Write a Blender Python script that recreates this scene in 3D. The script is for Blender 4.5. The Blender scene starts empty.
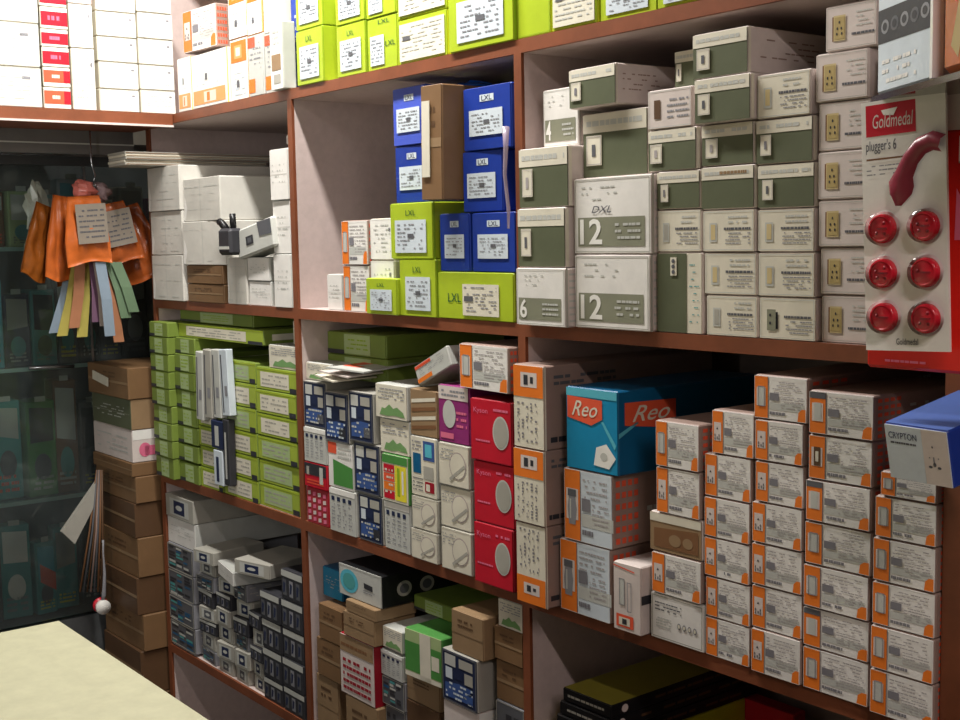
import bpy, bmesh, math, random
from mathutils import Vector, Matrix
C = bpy.context.scene.collection
R0 = random.Random(7)

# ------------------------------------------------------------------ survey of the place
CAM = Vector((0, -1.2, 1.5)); FPX = 1250.0
MX = [(0.6117702, 0.06496117, -0.78836366), (0.79081244, -0.07389349, 0.60758163), (-0.01878574, -0.99514813, -0.09657794)]
def ray(px, py):
    d = (px-480, py-360, FPX)
    return Vector([sum(r[i]*d[i] for i in range(3)) for r in MX])
def on(axis, val, px, py):
    r = ray(px, py); return CAM + r*((val-CAM[axis])/r[axis])
def at(px, py, Y=0.0): return on(1, Y, px, py)
ZA, ZB, ZC, ZD = 1.791, 1.372, 0.955, 0.537     # tops of the shelf boards
XD = [-2.82, -2.145, -1.459, -0.744]            # left faces of the upright panels
BT = 0.02; DEPTH = 0.40

# ------------------------------------------------------------------ materials
def lin(h):
    v = [int(h[i:i+2], 16)/255 for i in (0, 2, 4)]
    return [(c/12.92 if c <= .04045 else ((c+.055)/1.055)**2.4) for c in v] + [1]
MATS = {}
def mat(name, hexc, rough=.55, vary=.12, scale=25, metal=0, spec=.4, emit=None, trans=0, alpha=1):
    if name in MATS: return MATS[name]
    m = bpy.data.materials.new(name); m.use_nodes = True; nt = m.node_tree
    b = nt.nodes['Principled BSDF']; c = lin(hexc)
    b.inputs['Base Color'].default_value = c
    b.inputs['Roughness'].default_value = rough; b.inputs['Metallic'].default_value = metal
    b.inputs['Specular IOR Level'].default_value = spec
    b.inputs['Transmission Weight'].default_value = trans; b.inputs['Alpha'].default_value = alpha
    if emit: b.inputs['Emission Color'].default_value = c; b.inputs['Emission Strength'].default_value = emit
    if vary:
        tc = nt.nodes.new('ShaderNodeTexCoord'); n = nt.nodes.new('ShaderNodeTexNoise')
        n.inputs['Scale'].default_value = scale; n.inputs['Detail'].default_value = 5; n.inputs['Roughness'].default_value = .65
        mp = nt.nodes.new('ShaderNodeMapRange'); mp.inputs[1].default_value = .3; mp.inputs[2].default_value = .7
        mp.inputs[3].default_value = 1-vary; mp.inputs[4].default_value = 1+vary*.5
        mx = nt.nodes.new('ShaderNodeVectorMath'); mx.operation = 'SCALE'; mx.inputs[0].default_value = c[:3]
        oi = nt.nodes.new('ShaderNodeObjectInfo'); ad = nt.nodes.new('ShaderNodeVectorMath'); ad.operation = 'ADD'
        nt.links.new(tc.outputs['Object'], ad.inputs[0]); nt.links.new(oi.outputs['Location'], ad.inputs[1])
        nt.links.new(ad.outputs[0], n.inputs['Vector']); nt.links.new(n.outputs['Fac'], mp.inputs[0])
        nt.links.new(mp.outputs[0], mx.inputs['Scale']); nt.links.new(mx.outputs[0], b.inputs['Base Color'])
        bp = nt.nodes.new('ShaderNodeBump'); bp.inputs['Strength'].default_value = .15; bp.inputs['Distance'].default_value = .003
        nt.links.new(n.outputs['Fac'], bp.inputs['Height']); nt.links.new(bp.outputs[0], b.inputs['Normal'])
    MATS[name] = m; return m
PAL = dict(
 white='e6e3de', cream='dcd6c4', pinkw='d6cac4', greyw='bfc0ba', greyw2='8e8478', bluew='ccd6de', paper='eceae4', dullw='a9a69c',
 leafg='739a60', bluelit='4a66ac', inkl='a8a2a2', inkm='7c7a80', yellowd='8c8430', flat1='9cae3c', flat2='75883a', olive='5b6049', olive2='858672', bund='cbc8c0', lime='a8bd2a', lime2='ccd024', limed='8fae1c', blue='1f3a96', bluel='4358c0', navy='202a4a', blued='3a5690',
 coral2='a8303a', red='c41c30', redd='9c1226', orange='e87a24', orange2='e6a060', coral='e2593a', brown='7c5638', strapy='b8ac58', strapo='b07858', strapp='7a5a72', strapg='6c8468', strapb='8898a8', ring='b4a6a2', tan='94795a', card='7c5e40', cardd='5e442e',
 text='5a5a60', black='18181a', dark='333338', grey='8b8b90', greyd='5c5d62', teal='1888b4', teald='125c86', cyan='58b4c8',
 beige='cbb888', gold='b5a06a', purple='8c2a6e', green='4c8c42', greend='2a5a30', pink='e07090', yellow='e6d83a', brownside='9a8278', greenp='a7bb84', aqua='4f9c9c')
def M(k): return mat('print_'+k, PAL[k], rough=.5 if k not in ('teal', 'teald', 'red', 'blue', 'lime', 'lime2', 'black') else .35, vary=.10, scale=18)
EDGE = mat('brown_edge_lipping', '80482e', .45, .25, 12)
LAM = mat('pale_laminate', 'ccbab5', .5, .08, 60)
LAMD = mat('laminate_back', '8d7f78', .6, .12, 20)

# ------------------------------------------------------------------ mesh builder
class MB:
    def __init__(s): s.v = []; s.f = []; s.m = []; s.mats = []; s.sm = []
    def mi(s, m):
        if isinstance(m, str): m = M(m)
        if m not in s.mats: s.mats.append(m)
        return s.mats.index(m)
    def add(s, vs, fs, m, smooth=False):
        o = len(s.v); s.v += [tuple(p) for p in vs]; k = s.mi(m)
        for f in fs: s.f.append([i+o for i in f]); s.m.append(k); s.sm.append(smooth)
    def box(s, x0, x1, y0, y1, z0, z1, m, b=0, T=None, jit=0):
        if b > 0:
            bm = bmesh.new(); bmesh.ops.create_cube(bm, size=1)
            for v in bm.verts:
                v.co = Vector((x0+(v.co.x+.5)*(x1-x0), y0+(v.co.y+.5)*(y1-y0), z0+(v.co.z+.5)*(z1-z0)))
            bmesh.ops.bevel(bm, geom=list(bm.edges), offset=b, segments=1, affect='EDGES')
            bm.verts.index_update(); vs = [v.co.copy() for v in bm.verts]; fs = [[v.index for v in f.verts] for f in bm.faces]; bm.free()
        else:
            vs = [Vector((x, y, z)) for z in (z0, z1) for y in (y0, y1) for x in (x0, x1)]
            fs = [(0, 2, 3, 1), (4, 5, 7, 6), (0, 1, 5, 4), (2, 6, 7, 3), (0, 4, 6, 2), (1, 3, 7, 5)]
        if T is not None: vs = [T @ v for v in vs]
        s.add(vs, fs, m)
    def tube(s, pts, r, m, n=8, cap=True):
        pts = [Vector(p) for p in pts]; rings = []
        for i, p in enumerate(pts):
            a = pts[max(i-1, 0)]; c = pts[min(i+1, len(pts)-1)]; d = (c-a).normalized()
            u = d.cross(Vector((0, 0, 1)) if abs(d.z) < .9 else Vector((1, 0, 0))).normalized(); w = d.cross(u)
            rr = r[i] if isinstance(r, (list, tuple)) else r
            rings.append([p+(u*math.cos(t)+w*math.sin(t))*rr for t in [2*math.pi*k/n for k in range(n)]])
        vs = [v for rg in rings for v in rg]; fs = []
        for i in range(len(pts)-1):
            for k in range(n): fs.append((i*n+k, i*n+(k+1) % n, (i+1)*n+(k+1) % n, (i+1)*n+k))
        if cap: fs.append(tuple(range(n))[::-1]); fs.append(tuple((len(pts)-1)*n+k for k in range(n)))
        s.add(vs, fs, m, True)
    def build(s, name, parent=None, loc=None):
        me = bpy.data.meshes.new(name); me.from_pydata(s.v, [], s.f); me.update()
        for m in s.mats: me.materials.append(m)
        me.polygons.foreach_set('material_index', s.m); me.polygons.foreach_set('use_smooth', s.sm)
        o = bpy.data.objects.new(name, me); C.objects.link(o)
        if parent: o.parent = parent
        if loc is not None: o.location = loc
        return o
def tag(o, label=None, cat=None, group=None, kind=None):
    if label:
        n = len(label.replace(',', '').split())
        if n > 16: print('LABEL TOO LONG', n, label)
        o['label'] = label
    if cat: o['category'] = cat
    if group: o['group'] = group
    if kind: o['kind'] = kind
    return o
def empty(name, loc=(0, 0, 0), rot=(0, 0, 0)):
    o = bpy.data.objects.new(name, None); C.objects.link(o); o.location = loc; o.rotation_euler = rot; o.empty_display_size = .03; return o

_txt = {}
def glyphs(t):
    if t in _txt: return _txt[t]
    cu = bpy.data.curves.new('t', 'FONT'); cu.body = t; cu.resolution_u = 3; cu.offset = .02 if t.isdigit() else .004
    ob = bpy.data.objects.new('t', cu); C.objects.link(ob)
    dg = bpy.context.evaluated_depsgraph_get(); me = bpy.data.meshes.new_from_object(ob.evaluated_get(dg))
    vs = [v.co.copy() for v in me.vertices]; fs = [list(p.vertices) for p in me.polygons]
    bpy.data.objects.remove(ob); bpy.data.curves.remove(cu); bpy.data.meshes.remove(me)
    a = min(v.x for v in vs); b = max(v.x for v in vs); c = min(v.y for v in vs); d = max(v.y for v in vs)
    _txt[t] = ([((v.x-a)/(b-a), (v.y-c)/(d-c)) for v in vs], fs); return _txt[t]

class Face:
    """a printed face: (u, v) in 0..1 on a flat panel, ink a hair above the board"""
    def __init__(s, mb, O, U, V): s.mb = mb; s.O = Vector(O); s.U = Vector(U); s.V = Vector(V); s.N = s.U.cross(s.V).normalized()
    def p(s, u, v, l=1): return s.O+s.U*u+s.V*v+s.N*(.00025*l)
    def rect(s, u0, v0, u1, v1, m, l=1, sk=0): s.mb.add([s.p(u0, v0, l), s.p(u1, v0+sk, l), s.p(u1, v1+sk, l), s.p(u0, v1, l)], [(0, 1, 2, 3)], m)
    def poly(s, pts, m, l=1): s.mb.add([s.p(u, v, l) for u, v in pts], [tuple(range(len(pts)))], m)
    def disc(s, u, v, ru, rv, m, l=1, n=18): s.poly([(u+ru*math.cos(2*math.pi*k/n), v+rv*math.sin(2*math.pi*k/n)) for k in range(n)], m, l)
    def lines(s, u0, v0, u1, v1, n, m, rng, l=2, fill=.5, dens=.8):
        h = (v1-v0)/n
        for i in range(n):
            v = v1-h*(i+.5); u = u0
            while u < u1-.02:
                w = rng.uniform(.04, .13)*max(.6, (u1-u0)*1.2)
                w = min(w, u1-u)
                if rng.random() < dens: s.rect(u, v-h*fill/2, u+w*.85, v+h*fill/2, m, l)
                u += w
    def text(s, t, u0, v0, u1, v1, m, l=3, sk=0):
        vs, fs = glyphs(t); s.mb.add([s.p(u0+(a+sk*b)*(u1-u0), v0+b*(v1-v0), l) for a, b in vs], fs, m)
    def frame(s, u0, v0, u1, v1, t, m, l=2):
        a = t; b = t*s.U.length/s.V.length
        s.rect(u0, v0, u1, v0+b, m, l); s.rect(u0, v1-b, u1, v1, m, l); s.rect(u0, v0, u0+a, v1, m, l); s.rect(u1-a, v0, u1, v1, m, l)

# ------------------------------------------------------------------ printed designs; F = end flap, S = long side, K = sticker maker
def d_sock(F, S, K, g):
    F.frame(.02, .03, .985, .97, .008, 'dullw'); F.rect(.13, .2, .19, .76, 'brown', 2); F.rect(.16, .2, .40, .78, 'beige', 3)
    F.rect(.18, .24, .38, .74, 'gold', 4)
    for a, b in ((.28, .62), (.23, .36), (.33, .36), (.24, .48), (.32, .48)): F.disc(a, b, .016, .035, 'dark', 5, 8)
    F.lines(.52, .27, .97, .36, 1, 'text', g, fill=.6, dens=1); F.lines(.6, .45, .95, .85, 4, 'greyw', g, fill=.3)
def d_wsw(F, S, K, g):
    F.frame(.015, .02, .985, .98, .01, 'greyw')
    if g.random() < .3: F.rect(.12, .78, .34, .88, 'text', 2, sk=-.05)
    F.rect(.13, .22, .28, .7, 'greyw', 2); F.rect(.16, .28, .25, .66, 'beige' if g.random() < .6 else 'dullw', 3)
    F.lines(.42, .5, .95, .6, 1, 'text', g, fill=.6, dens=1); F.lines(.45, .15, .95, .48, 4, 'grey', g, fill=.35, dens=.75)
    F.lines(.5, .65, .9, .9, 2, 'greyw', g, fill=.4)
def d_wsw_black(F, S, K, g):
    d_frame(F); F.rect(.14, .2, .3, .72, 'olive2', 3); F.rect(.3, .24, .34, .66, 'black', 3)
    F.disc(.2, .58, .02, .04, 'dark', 4, 8); F.disc(.2, .38, .02, .04, 'dark', 4, 8)
    F.lines(.45, .5, .95, .6, 1, 'text', g, fill=.6, dens=1); F.lines(.48, .12, .95, .48, 4, 'grey', g, fill=.35)
def d_wsw_dark(F, S, K, g):
    d_frame(F); F.rect(.15, .25, .3, .75, 'cardd', 3); F.lines(.45, .2, .95, .8, 4, 'grey', g, fill=.35)
def d_frame(F): F.frame(.015, .02, .985, .98, .01, 'greyw')
def d_olive(F, S, K, g, lab=True):
    F.rect(0, .70, 1, 1, 'cream', 2); F.lines(.06, .78, .95, .92, 1, 'greyw', g, l=3, fill=.6, dens=.9)
    if lab:
        k = K(.05+g.random()*.05, .18, .27+g.random()*.06, .66, 'cream')
        k.frame(.04, .03, .96, .97, .03, 'inkl'); k.rect(.38, .3, .62, .7, g.choice(['greyd', 'inkl', 'inkm']), 2)
    S.lines(.1, .3, .7, .8, 4, 'brownside', g, fill=.25, dens=.5); S.rect(0, .02, .02, .98, 'cream', 2)
def d_olive_plain(F, S, K, g): d_olive(F, S, K, g, False); F.lines(.3, .82, .9, .9, 1, 'tan', g, l=4, fill=.9, dens=.8)
def d_num(n, hand=None):
    def d(F, S, K, g):
        F.frame(.012, .015, .988, .985, .008, 'dullw'); F.rect(.05, .09, .93, .48, 'olive2', 2)
        w = .3 if len(n) == 2 else .15
        F.text(n, .08, .12, .08+w, .46, 'paper', 4)
        F.lines(.55, .16, .88, .42, 3, 'greyw', g, l=4, fill=.4); F.lines(.1, .68, .6, .92, 3, 'greyw', g, fill=.25, dens=.4)
        if hand: F.text(hand, .24, .54, .5, .63, 'text', 4, sk=.12)
        S.lines(.02, .05, .3, .95, 8, 'greyw', g, fill=.3); S.rect(0, 0, .012, 1, 'dullw', 2)
    return d
def d_olive_tall(F, S, K, g):
    F.rect(0, 0, .68, 1, 'olive', 2)
    k = K(.32, .72, .46, .95, 'cream')
    for i in range(3): k.disc(.5, .2+.3*i, .3, .12, 'greyd', 2, 8)
    F.lines(.74, .1, .96, .9, 9, 'aqua', g, fill=.15, dens=.5)
def d_blue(F, S, K, g):
    F.rect(.36, .77, .66, .88, 'bluew', 2); F.text('LXL', .40, .785, .62, .865, 'navy', 3)
    k = K(.14+g.uniform(-.03, .03), .22, .85, .64, 'bluew'); k.lines(.08, .1, .92, .9, 6, 'grey', g, fill=.3, dens=.6); k.rect(.45, .45, .62, .6, 'greyd', 3)
def d_lime(F, S, K, g):
    F.text('LXL', .38, .78, .62, .88, 'greend', 3)
    k = K(.14+g.uniform(-.03, .03), .1, .87, .7, 'bluew'); k.lines(.08, .08, .92, .92, 7, 'grey', g, fill=.3, dens=.6); k.rect(.42, .45, .62, .58, 'greyd', 3)
    S.rect(.0, .0, .02, 1, 'limed', 2)
def d_lime_wide(F, S, K, g):
    F.text('LXL', .14, .36, .32, .55, 'greend', 3)
    k = K(.35, .08, .83, .76, 'cream'); k.lines(.05, .1, .95, .95, 8, 'grey', g, fill=.35, dens=.6); k.rect(.05, .45, .3, .62, 'greyd', 3)
def d_lime_label(F, S, K, g):
    k = K(.03, .05, .97, .9, 'cream'); k.lines(.05, .1, .95, .95, 8, 'greyw', g, fill=.35, dens=.7); k.rect(.08, .55, .25, .65, 'greyd', 3)
def d_lime_logo(F, S, K, g):
    F.text('LXL', .38, .88, .78, .96, 'greend', 3); F.text('LXL', .62, .42, .96, .52, 'greend', 3)
    k = K(.1, .08, .58, .66, 'bluew'); k.lines(.08, .08, .92, .92, 7, 'grey', g, fill=.3, dens=.6)
def d_lime_bare(F, S, K, g): F.frame(.02, .02, .98, .98, .012, 'limed')
def side_dots(S, g):
    for i in range(4):
        for j in range(6): S.rect(.03+.06*i, .06+.155*j, .07+.06*i, .14+.155*j, 'coral', 2)
    S.lines(.34, .15, .85, .8, 3, 'greyw', g, fill=.3, dens=.6)
def ow(kind):
    def d(F, S, K, g):
        w = .34 if kind == 'bulb' else .26
        F.rect(0, 0, w, 1, 'orange', 2); F.rect(w, 0, w+.012, 1, 'greyd', 2)
        F.rect(.04, .29, w-.04, .73, 'pinkw', 3)
        if kind == 'sock':
            F.poly([(.125, .62), (.15, .56), (.10, .56)], 'dark', 4)
            for a, b in ((.07, .42), (.17, .42), (.125, .36), (.07, .34), (.17, .34)): F.disc(a, b, .014, .04, 'greyd', 4, 8)
        elif kind == 'sw': F.rect(0, .84, w, 1, 'greyd', 3); F.rect(.08, .3, .19, .74, 'greyw', 4)
        elif kind == 'sw2': F.rect(.08, .3, .19, .74, 'cardd', 4); F.rect(.11, .4, .16, .64, 'cream', 5)
        elif kind == 'sw3': F.rect(.07, .28, .2, .76, 'greyw', 4); F.frame(.07, .28, .2, .76, .012, 'grey', 5)
        else: F.poly([(.10, .22), (.24, .22), (.27, .45), (.24, .62), (.10, .62), (.07, .45)], 'grey', 4); F.rect(.08, .62, .26, .72, 'greyd', 5); F.rect(.12, .3, .15, .58, 'greyw', 5)
        F.lines(w+.06, .6, .92, .92, 4, 'inkl', g, fill=.3, dens=.7); F.lines(w+.26, .26, .95, .58, 5, 'inkl', g, fill=.35, dens=.8); F.rect(w+.03, .22, w+.7, .4, 'greyw', 1)
        F.rect(w+.04, .44, w+.22, .62, 'inkm', 3); F.lines(w+.04, .09, .62, .19, 1, 'inkm', g, fill=.7, dens=.95)
        if kind != 'bulb': F.poly([(.84, 0), (1, 0), (1, .3), (.92, .3), (.86, .22)], 'orange', 3)
        F.frame(0, 0, 1, 1, .006, 'white', 4); side_dots(S, g)
    return d
def d_ow_tall(F, S, K, g, flip=False):
    a, b = (0, .34) if flip else (.62, 1)
    F.rect(0, a, 1, b, 'orange', 2); F.rect(.25, a+.12, .8, b-.08, 'pinkw', 3)
    F.rect(.36, a+.15, .5, b-.11, 'dark', 4); F.rect(.58, a+.17, .68, b-.13, 'dark', 4)
    c, d2 = (.4, .95) if flip else (.06, .56)
    for k in range(5): F.lines(.12+.15*k, c, .2+.15*k, d2, 12, 'inkm', g, fill=.6, dens=.5)
    S.lines(.05, .75, .4, .9, 2, 'greyd', g, fill=.5); S.lines(.03, .08, .2, .16, 1, 'dark', g, fill=.8, dens=1); S.rect(0, 0, .008, 1, 'cream', 2)
def d_ow_tall_flip(F, S, K, g): d_ow_tall(F, S, K, g, True)
def d_red(F, S, K, g):
    F.text('Kyson', .08, .76, .44, .87, 'pink', 3); F.lines(.58, .82, .95, .9, 1, 'pink', g, fill=.5)
    F.disc(.76, .5, .2, .27, 'greyw', 3, 28); F.disc(.76, .5, .17, .24, 'dullw', 4, 28); F.lines(.08, .3, .5, .36, 1, 'pink', g, fill=.5)
    F.rect(0, 0, 1, .015, 'redd', 2)
def d_purple(F, S, K, g):
    F.rect(0, .76, 1, 1, 'pinkw', 2); F.lines(.1, .8, .9, .95, 2, 'grey', g, l=3)
    F.disc(.36, .5, .22, .25, 'greyw', 3, 24); F.lines(.6, .25, .95, .6, 3, 'pink', g, fill=.4); F.rect(.05, .06, .5, .16, 'pink', 3)
def d_lampw(F, S, K, g):
    F.disc(.64, .5, .28, .34, 'ring', 2, 20); F.disc(.64, .5, .25, .31, 'cream', 3, 20); F.poly([(.4, .12), (.9, .5), (.86, .56), (.36, .18)], 'dullw', 4); F.lines(.05, .6, .5, .9, 4, 'grey', g, fill=.3, dens=.7)  # dull diagonal strip is a shadow painted across the disc
    F.frame(0, 0, 1, 1, .012, 'dullw')
def d_greenflat(F, S, K, g):
    F.rect(.1, .12, .82, .82, 'cream' if g.random() < .6 else 'greenp', 2); F.lines(.14, .18, .78, .76, 3, 'dullw', g, l=3, fill=.35, dens=.75)
    F.rect(.84, 0, 1, .22, 'dark', 3); F.rect(0, .92, 1, .96, 'lime', 2)
    S.rect(.1, .3, .5, .7, 'cream', 2)
def d_greenflat2(F, S, K, g):
    F.rect(.3, .05, .75, .95, 'greenp', 2); F.lines(.34, .2, .72, .8, 3, 'limed', g, l=3, fill=.35, dens=.7); F.rect(.0, 0, .3, .2, 'dark', 3)
def mosaic(cols, n=5, m=6, dens=.7):
    def d(F, S, K, g):
        F.frame(0, 0, 1, 1, .02, 'dullw')
        for i in range(n):
            for j in range(m):
                if g.random() < dens:
                    u = .06+i*.88/n; v = .05+j*.9/m; F.rect(u, v, u+.88/n*g.uniform(.5, .95), v+.9/m*g.uniform(.5, .9), g.choice(cols), 2+((i+j) % 2))
        S.lines(.05, .1, .6, .9, 5, 'dullw', g, fill=.3, dens=.5)
    return d
def d_mosblue(F, S, K, g):
    F.frame(0, 0, 1, 1, .03, 'greyd')
    F.rect(.08, .72, .4, .94, 'greyw', 2); F.rect(.5, .74, .9, .92, 'dullw', 2); F.rect(.1, .46, .3, .68, 'bluew', 2); F.rect(.36, .5, .6, .66, 'navy', 2)
    F.rect(.66, .46, .9, .68, 'dullw', 2); F.poly([(.08, .08), (.6, .1), (.9, .4), (.5, .42), (.08, .36)], 'blued', 2)
    F.lines(.1, .06, .9, .42, 4, g.choice(['greyw', 'dullw', 'bluew']), g, l=3, fill=.45, dens=.5); F.rect(.62, .1, .9, .3, g.choice(['greyd', 'dark', 'blued']), 3)
def d_mosfood(F, S, K, g):
    F.rect(.5, .62, .95, .95, 'blued', 2); F.rect(.58, .68, .85, .9, 'cyan', 3); F.rect(.08, .38, .4, .72, 'teald', 2); F.rect(.5, .3, .9, .52, 'dullw', 2)
    F.rect(.55, .08, .92, .26, 'redd', 2); F.rect(.6, .1, .75, .22, 'cream', 3); F.lines(.06, .76, .44, .95, 3, 'grey', g, fill=.4); F.lines(.06, .06, .48, .32, 4, 'greyd', g, fill=.3)
d_mosteal = mosaic(['aqua', 'dark', 'greyw', 'teald', 'dark'], 3, 8, .7)
def d_reddots(F, S, K, g):
    for i in range(4):
        for j in range(5): F.rect(.06+.24*i, .06+.18*j, .2+.24*i, .17+.18*j, 'pink' if (i+j) % 2 else 'pinkw', 2, sk=.02)
def d_redphoto(F, S, K, g): F.rect(0, .5, 1, 1, 'dark', 2); F.rect(.1, .5, .22, .85, 'dullw', 3); F.rect(.7, .2, .86, .9, 'greyw', 3); F.lines(.1, .1, .9, .35, 2, 'coral', g, fill=.5)
def d_greencorner(F, S, K, g): F.rect(0, .75, .35, 1, 'coral', 2); F.poly([(.2, .05), (1, .05), (1, .5), (.2, .62)], 'green', 2); F.lines(.4, .65, .95, .95, 3, 'greyw', g)
def d_greenleaf(F, S, K, g): F.lines(.08, .55, .95, .92, 4, 'grey', g, fill=.35); F.poly([(.12, .08), (.4, .06), (.62, .1), (.95, .07), (.9, .22), (.7, .36), (.58, .3), (.45, .42), (.3, .28), (.2, .3)], 'leafg', 2)
def d_multi(F, S, K, g):
    F.rect(0, .82, 1, 1, 'green', 2)
    for k, c in enumerate(('red', 'orange', 'coral', 'red')): F.rect(.05, .05+k*.19, .48, .22+k*.19, c, 2)
    F.rect(.5, .05, .95, .8, 'yellow', 2); F.rect(.6, .15, .7, .75, 'limed', 3); F.rect(.78, .2, .85, .7, 'white', 3); F.lines(.1, .12, .44, .75, 4, 'cream', g, l=3, fill=.3, dens=.5)
def d_columns(F, S, K, g):
    F.rect(0, .88, 1, 1, 'paper', 2)
    for k in range(4): F.rect(.08+.22*k, .72, .2+.22*k, .82, 'navy', 2); F.lines(.08+.22*k, .1, .22+.22*k, .68, 7, 'grey', g, fill=.3, dens=.8)
def d_wood(F, S, K, g):
    for k in range(4): F.poly([(.04, .1+.2*k), (.96, .2+.2*k), (.96, .28+.2*k), (.04, .18+.2*k)], 'cream' if k % 2 else 'brown', 2)
def d_plain(F, S, K, g): F.lines(.12, .3, .85, .75, 4, 'greyw', g, fill=.25, dens=.5); F.rect(.02, .5, .98, .508, 'dullw', 2)
def d_bundle(F, S, K, g):
    for k in range(5): F.lines(.04, .08+.18*k+g.uniform(-.02,.02), .96, .10+.18*k, 1, 'greyw', g, fill=.6, dens=.5)
    F.rect(.47, 0, .482, 1, 'greyw', 3); F.poly([(.0, .02), (.05, .0), (.1, .3), (.04, .6)], 'white', 2)
def d_bigtext(F, S, K, g):
    F.frame(.02, .03, .98, .97, .012, 'dullw'); F.lines(.08, .62, .6, .85, 3, 'text', g, fill=.35); F.lines(.1, .25, .4, .5, 4, 'greyw', g)
    for k in range(4): F.disc(.55+.1*k, .4, .035, .07, 'grey', 3, 12); F.disc(.55+.1*k, .4, .022, .045, 'cream', 4, 12)
def d_photo(F, S, K, g): F.rect(0, .78, 1, 1, 'cream', 2); F.poly([(.08, .1), (.95, .1), (.95, .7), (.08, .6)], 'brown', 2); F.disc(.5, .35, .12, .16, 'tan', 3); F.disc(.75, .35, .1, .14, 'tan', 3)
def d_swdraw(F, S, K, g):
    F.rect(.22, .38, .42, .78, 'greyw', 2); F.frame(.22, .38, .42, .78, .02, 'grey', 3); F.frame(.52, .3, .68, .74, .02, 'grey', 3)
    F.rect(.1, .05, .75, .24, 'coral', 2); F.rect(.2, .08, .62, .2, 'cream', 3); F.rect(.33, .1, .5, .18, 'dark', 4); F.poly([(0, .95), (.8, .9), (.8, .92), (0, .97)], 'coral', 2)
    S.rect(.0, .45, .2, .58, 'dark', 2)
def d_teal(F, S, K, g):
    F.rect(0, .9, 1, 1, 'cyan', 2)
    for G, a in ((F, 0), (S, 0)):
        r = (.02, .6, .72, .9) if G is F else (.04, .56, .38, .86)
        G.poly([(r[0], r[1]+.03), (r[2]*.7, r[1]-.04), (r[2], r[1]+.05), (r[2], r[3]-.02), (r[0], r[3])], 'coral', 3)
        w = r[2]-r[0]; G.text('Reo', r[0]+w*.14, r[1]+.06, r[0]+w*.82, r[3]-.05, 'cream', 5, sk=.2)
    F.poly([(.55, .08), (.85, .06), (.98, .2), (.8, .36), (.6, .3)], 'paper', 3); F.disc(.75, .2, .07, .05, 'greyw', 4)
    F.poly([(.7, .62), (.74, .63), (.99, .36), (.96, .3)], 'cyan', 3)
    S.disc(.55, .3, .3, .22, 'teald', 2); S.poly([(.0, .5), (.12, .62), (.13, .6), (.0, .44)], 'cyan', 3)
def d_blacklamp(F, S, K, g):
    F.disc(.24, .5, .22, .38, 'cyan', 2); F.disc(.24, .5, .15, .26, 'aqua', 3)
    F.rect(.6, .45, .8, .62, 'dark', 3, sk=-.03); F.lines(.58, .28, .85, .4, 2, 'grey', g); F.frame(0, 0, 1, 1, .012, 'greyw')
    for k in range(2): S.disc(.16+.17*k, .5, .055, .24, 'dullw', 2); S.disc(.16+.17*k, .5, .035, .15, 'greyd', 3)
    S.lines(.5, .4, .8, .6, 3, 'greyd', g)
def d_redtext(F, S, K, g):
    F.rect(0, .72, 1, 1, 'tan', 2); F.lines(.04, .78, .96, .9, 1, 'brown', g, l=3, fill=.4); F.lines(.08, .05, .92, .64, 5, 'redd', g, l=3, fill=.45, dens=.85); S.rect(0, 0, 1, 1, 'redd', 1)
def d_tissue(F, S, K, g):
    F.rect(0, .12, 1, .75, 'green', 2); F.rect(.42, 0, .72, 1, 'cream', 3); F.rect(.74, .3, .95, .6, 'cream', 3); F.rect(0, 0, 1, .1, 'cream', 3)
    S.rect(0, .1, 1, .8, 'greend', 2); S.rect(.3, .15, .6, .7, 'greenp', 3)
def d_cardtape(F, S, K, g): F.rect(0, .46, 1, .54, 'tan', 2); F.lines(.2, .6, .7, .85, 2, 'cardd', g, fill=.4)
def d_pinkside(F, S, K, g): F.lines(.1, .2, .9, .8, 4, 'greyw', g, fill=.3); S.rect(0, .7, 1, 1, 'paper', 2); S.disc(.10, .38, .05, .22, 'pink', 3); S.rect(.1, .2, .3, .5, 'pink', 3)
def d_bwswitch(F, S, K, g):
    F.rect(0, .78, 1, 1, 'greyw', 2)
    for k in range(3): F.rect(.06+.32*k, .12, .24+.32*k, .68, 'grey' if k % 2 else 'greyd', 2); F.poly([(.08+.32*k, .2), (.16+.32*k, .25), (.2+.32*k, .55), (.1+.32*k, .6)], 'navy', 3)
def d_switchpic(F, S, K, g): F.rect(.15, .12, .85, .88, 'greyw', 2); F.rect(.3, .2, .7, .8, 'navy' if g.random() < .6 else 'greyd', 3); F.disc(.5, .5, .12, .12, 'greyw', 4)
def d_redstripe(F, S, K, g):
    F.rect(0, .2, 1, .86, 'coral', 2); F.rect(.75, .2, 1, .86, 'red', 3); F.lines(.3, .4, .6, .66, 1, 'cream', g, l=4, fill=.7)
def d_redpack(F, S, K, g):
    F.rect(0, .12, 1, .8, 'red', 2); F.lines(.25, .35, .7, .62, 1, 'pink', g, l=4, fill=.8)
def d_orangefoot(F, S, K, g):
    F.rect(.04, .05, .96, .32, 'orange2', 2); F.rect(.35, .08, .7, .28, 'cream', 3); F.rect(.44, .1, .52, .26, 'orange', 4)
    for k in range(4): F.rect(.12+.2*k, .42, .18+.2*k, .9, 'bluew', 2)
    F.rect(.4, .5, .46, .62, 'greyd', 3); S.rect(0, 0, .01, 1, 'yellow', 1)
def d_orangehead(F, S, K, g):
    F.rect(.04, .62, .96, .97, 'orange', 2); F.rect(.25, .68, .7, .9, 'orange2', 3); F.rect(.35, .72, .6, .86, 'cream', 4); F.rect(.35, .2, .5, .32, 'greyd', 3); F.lines(.2, .05, .85, .5, 5, 'bluew', g)
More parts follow.
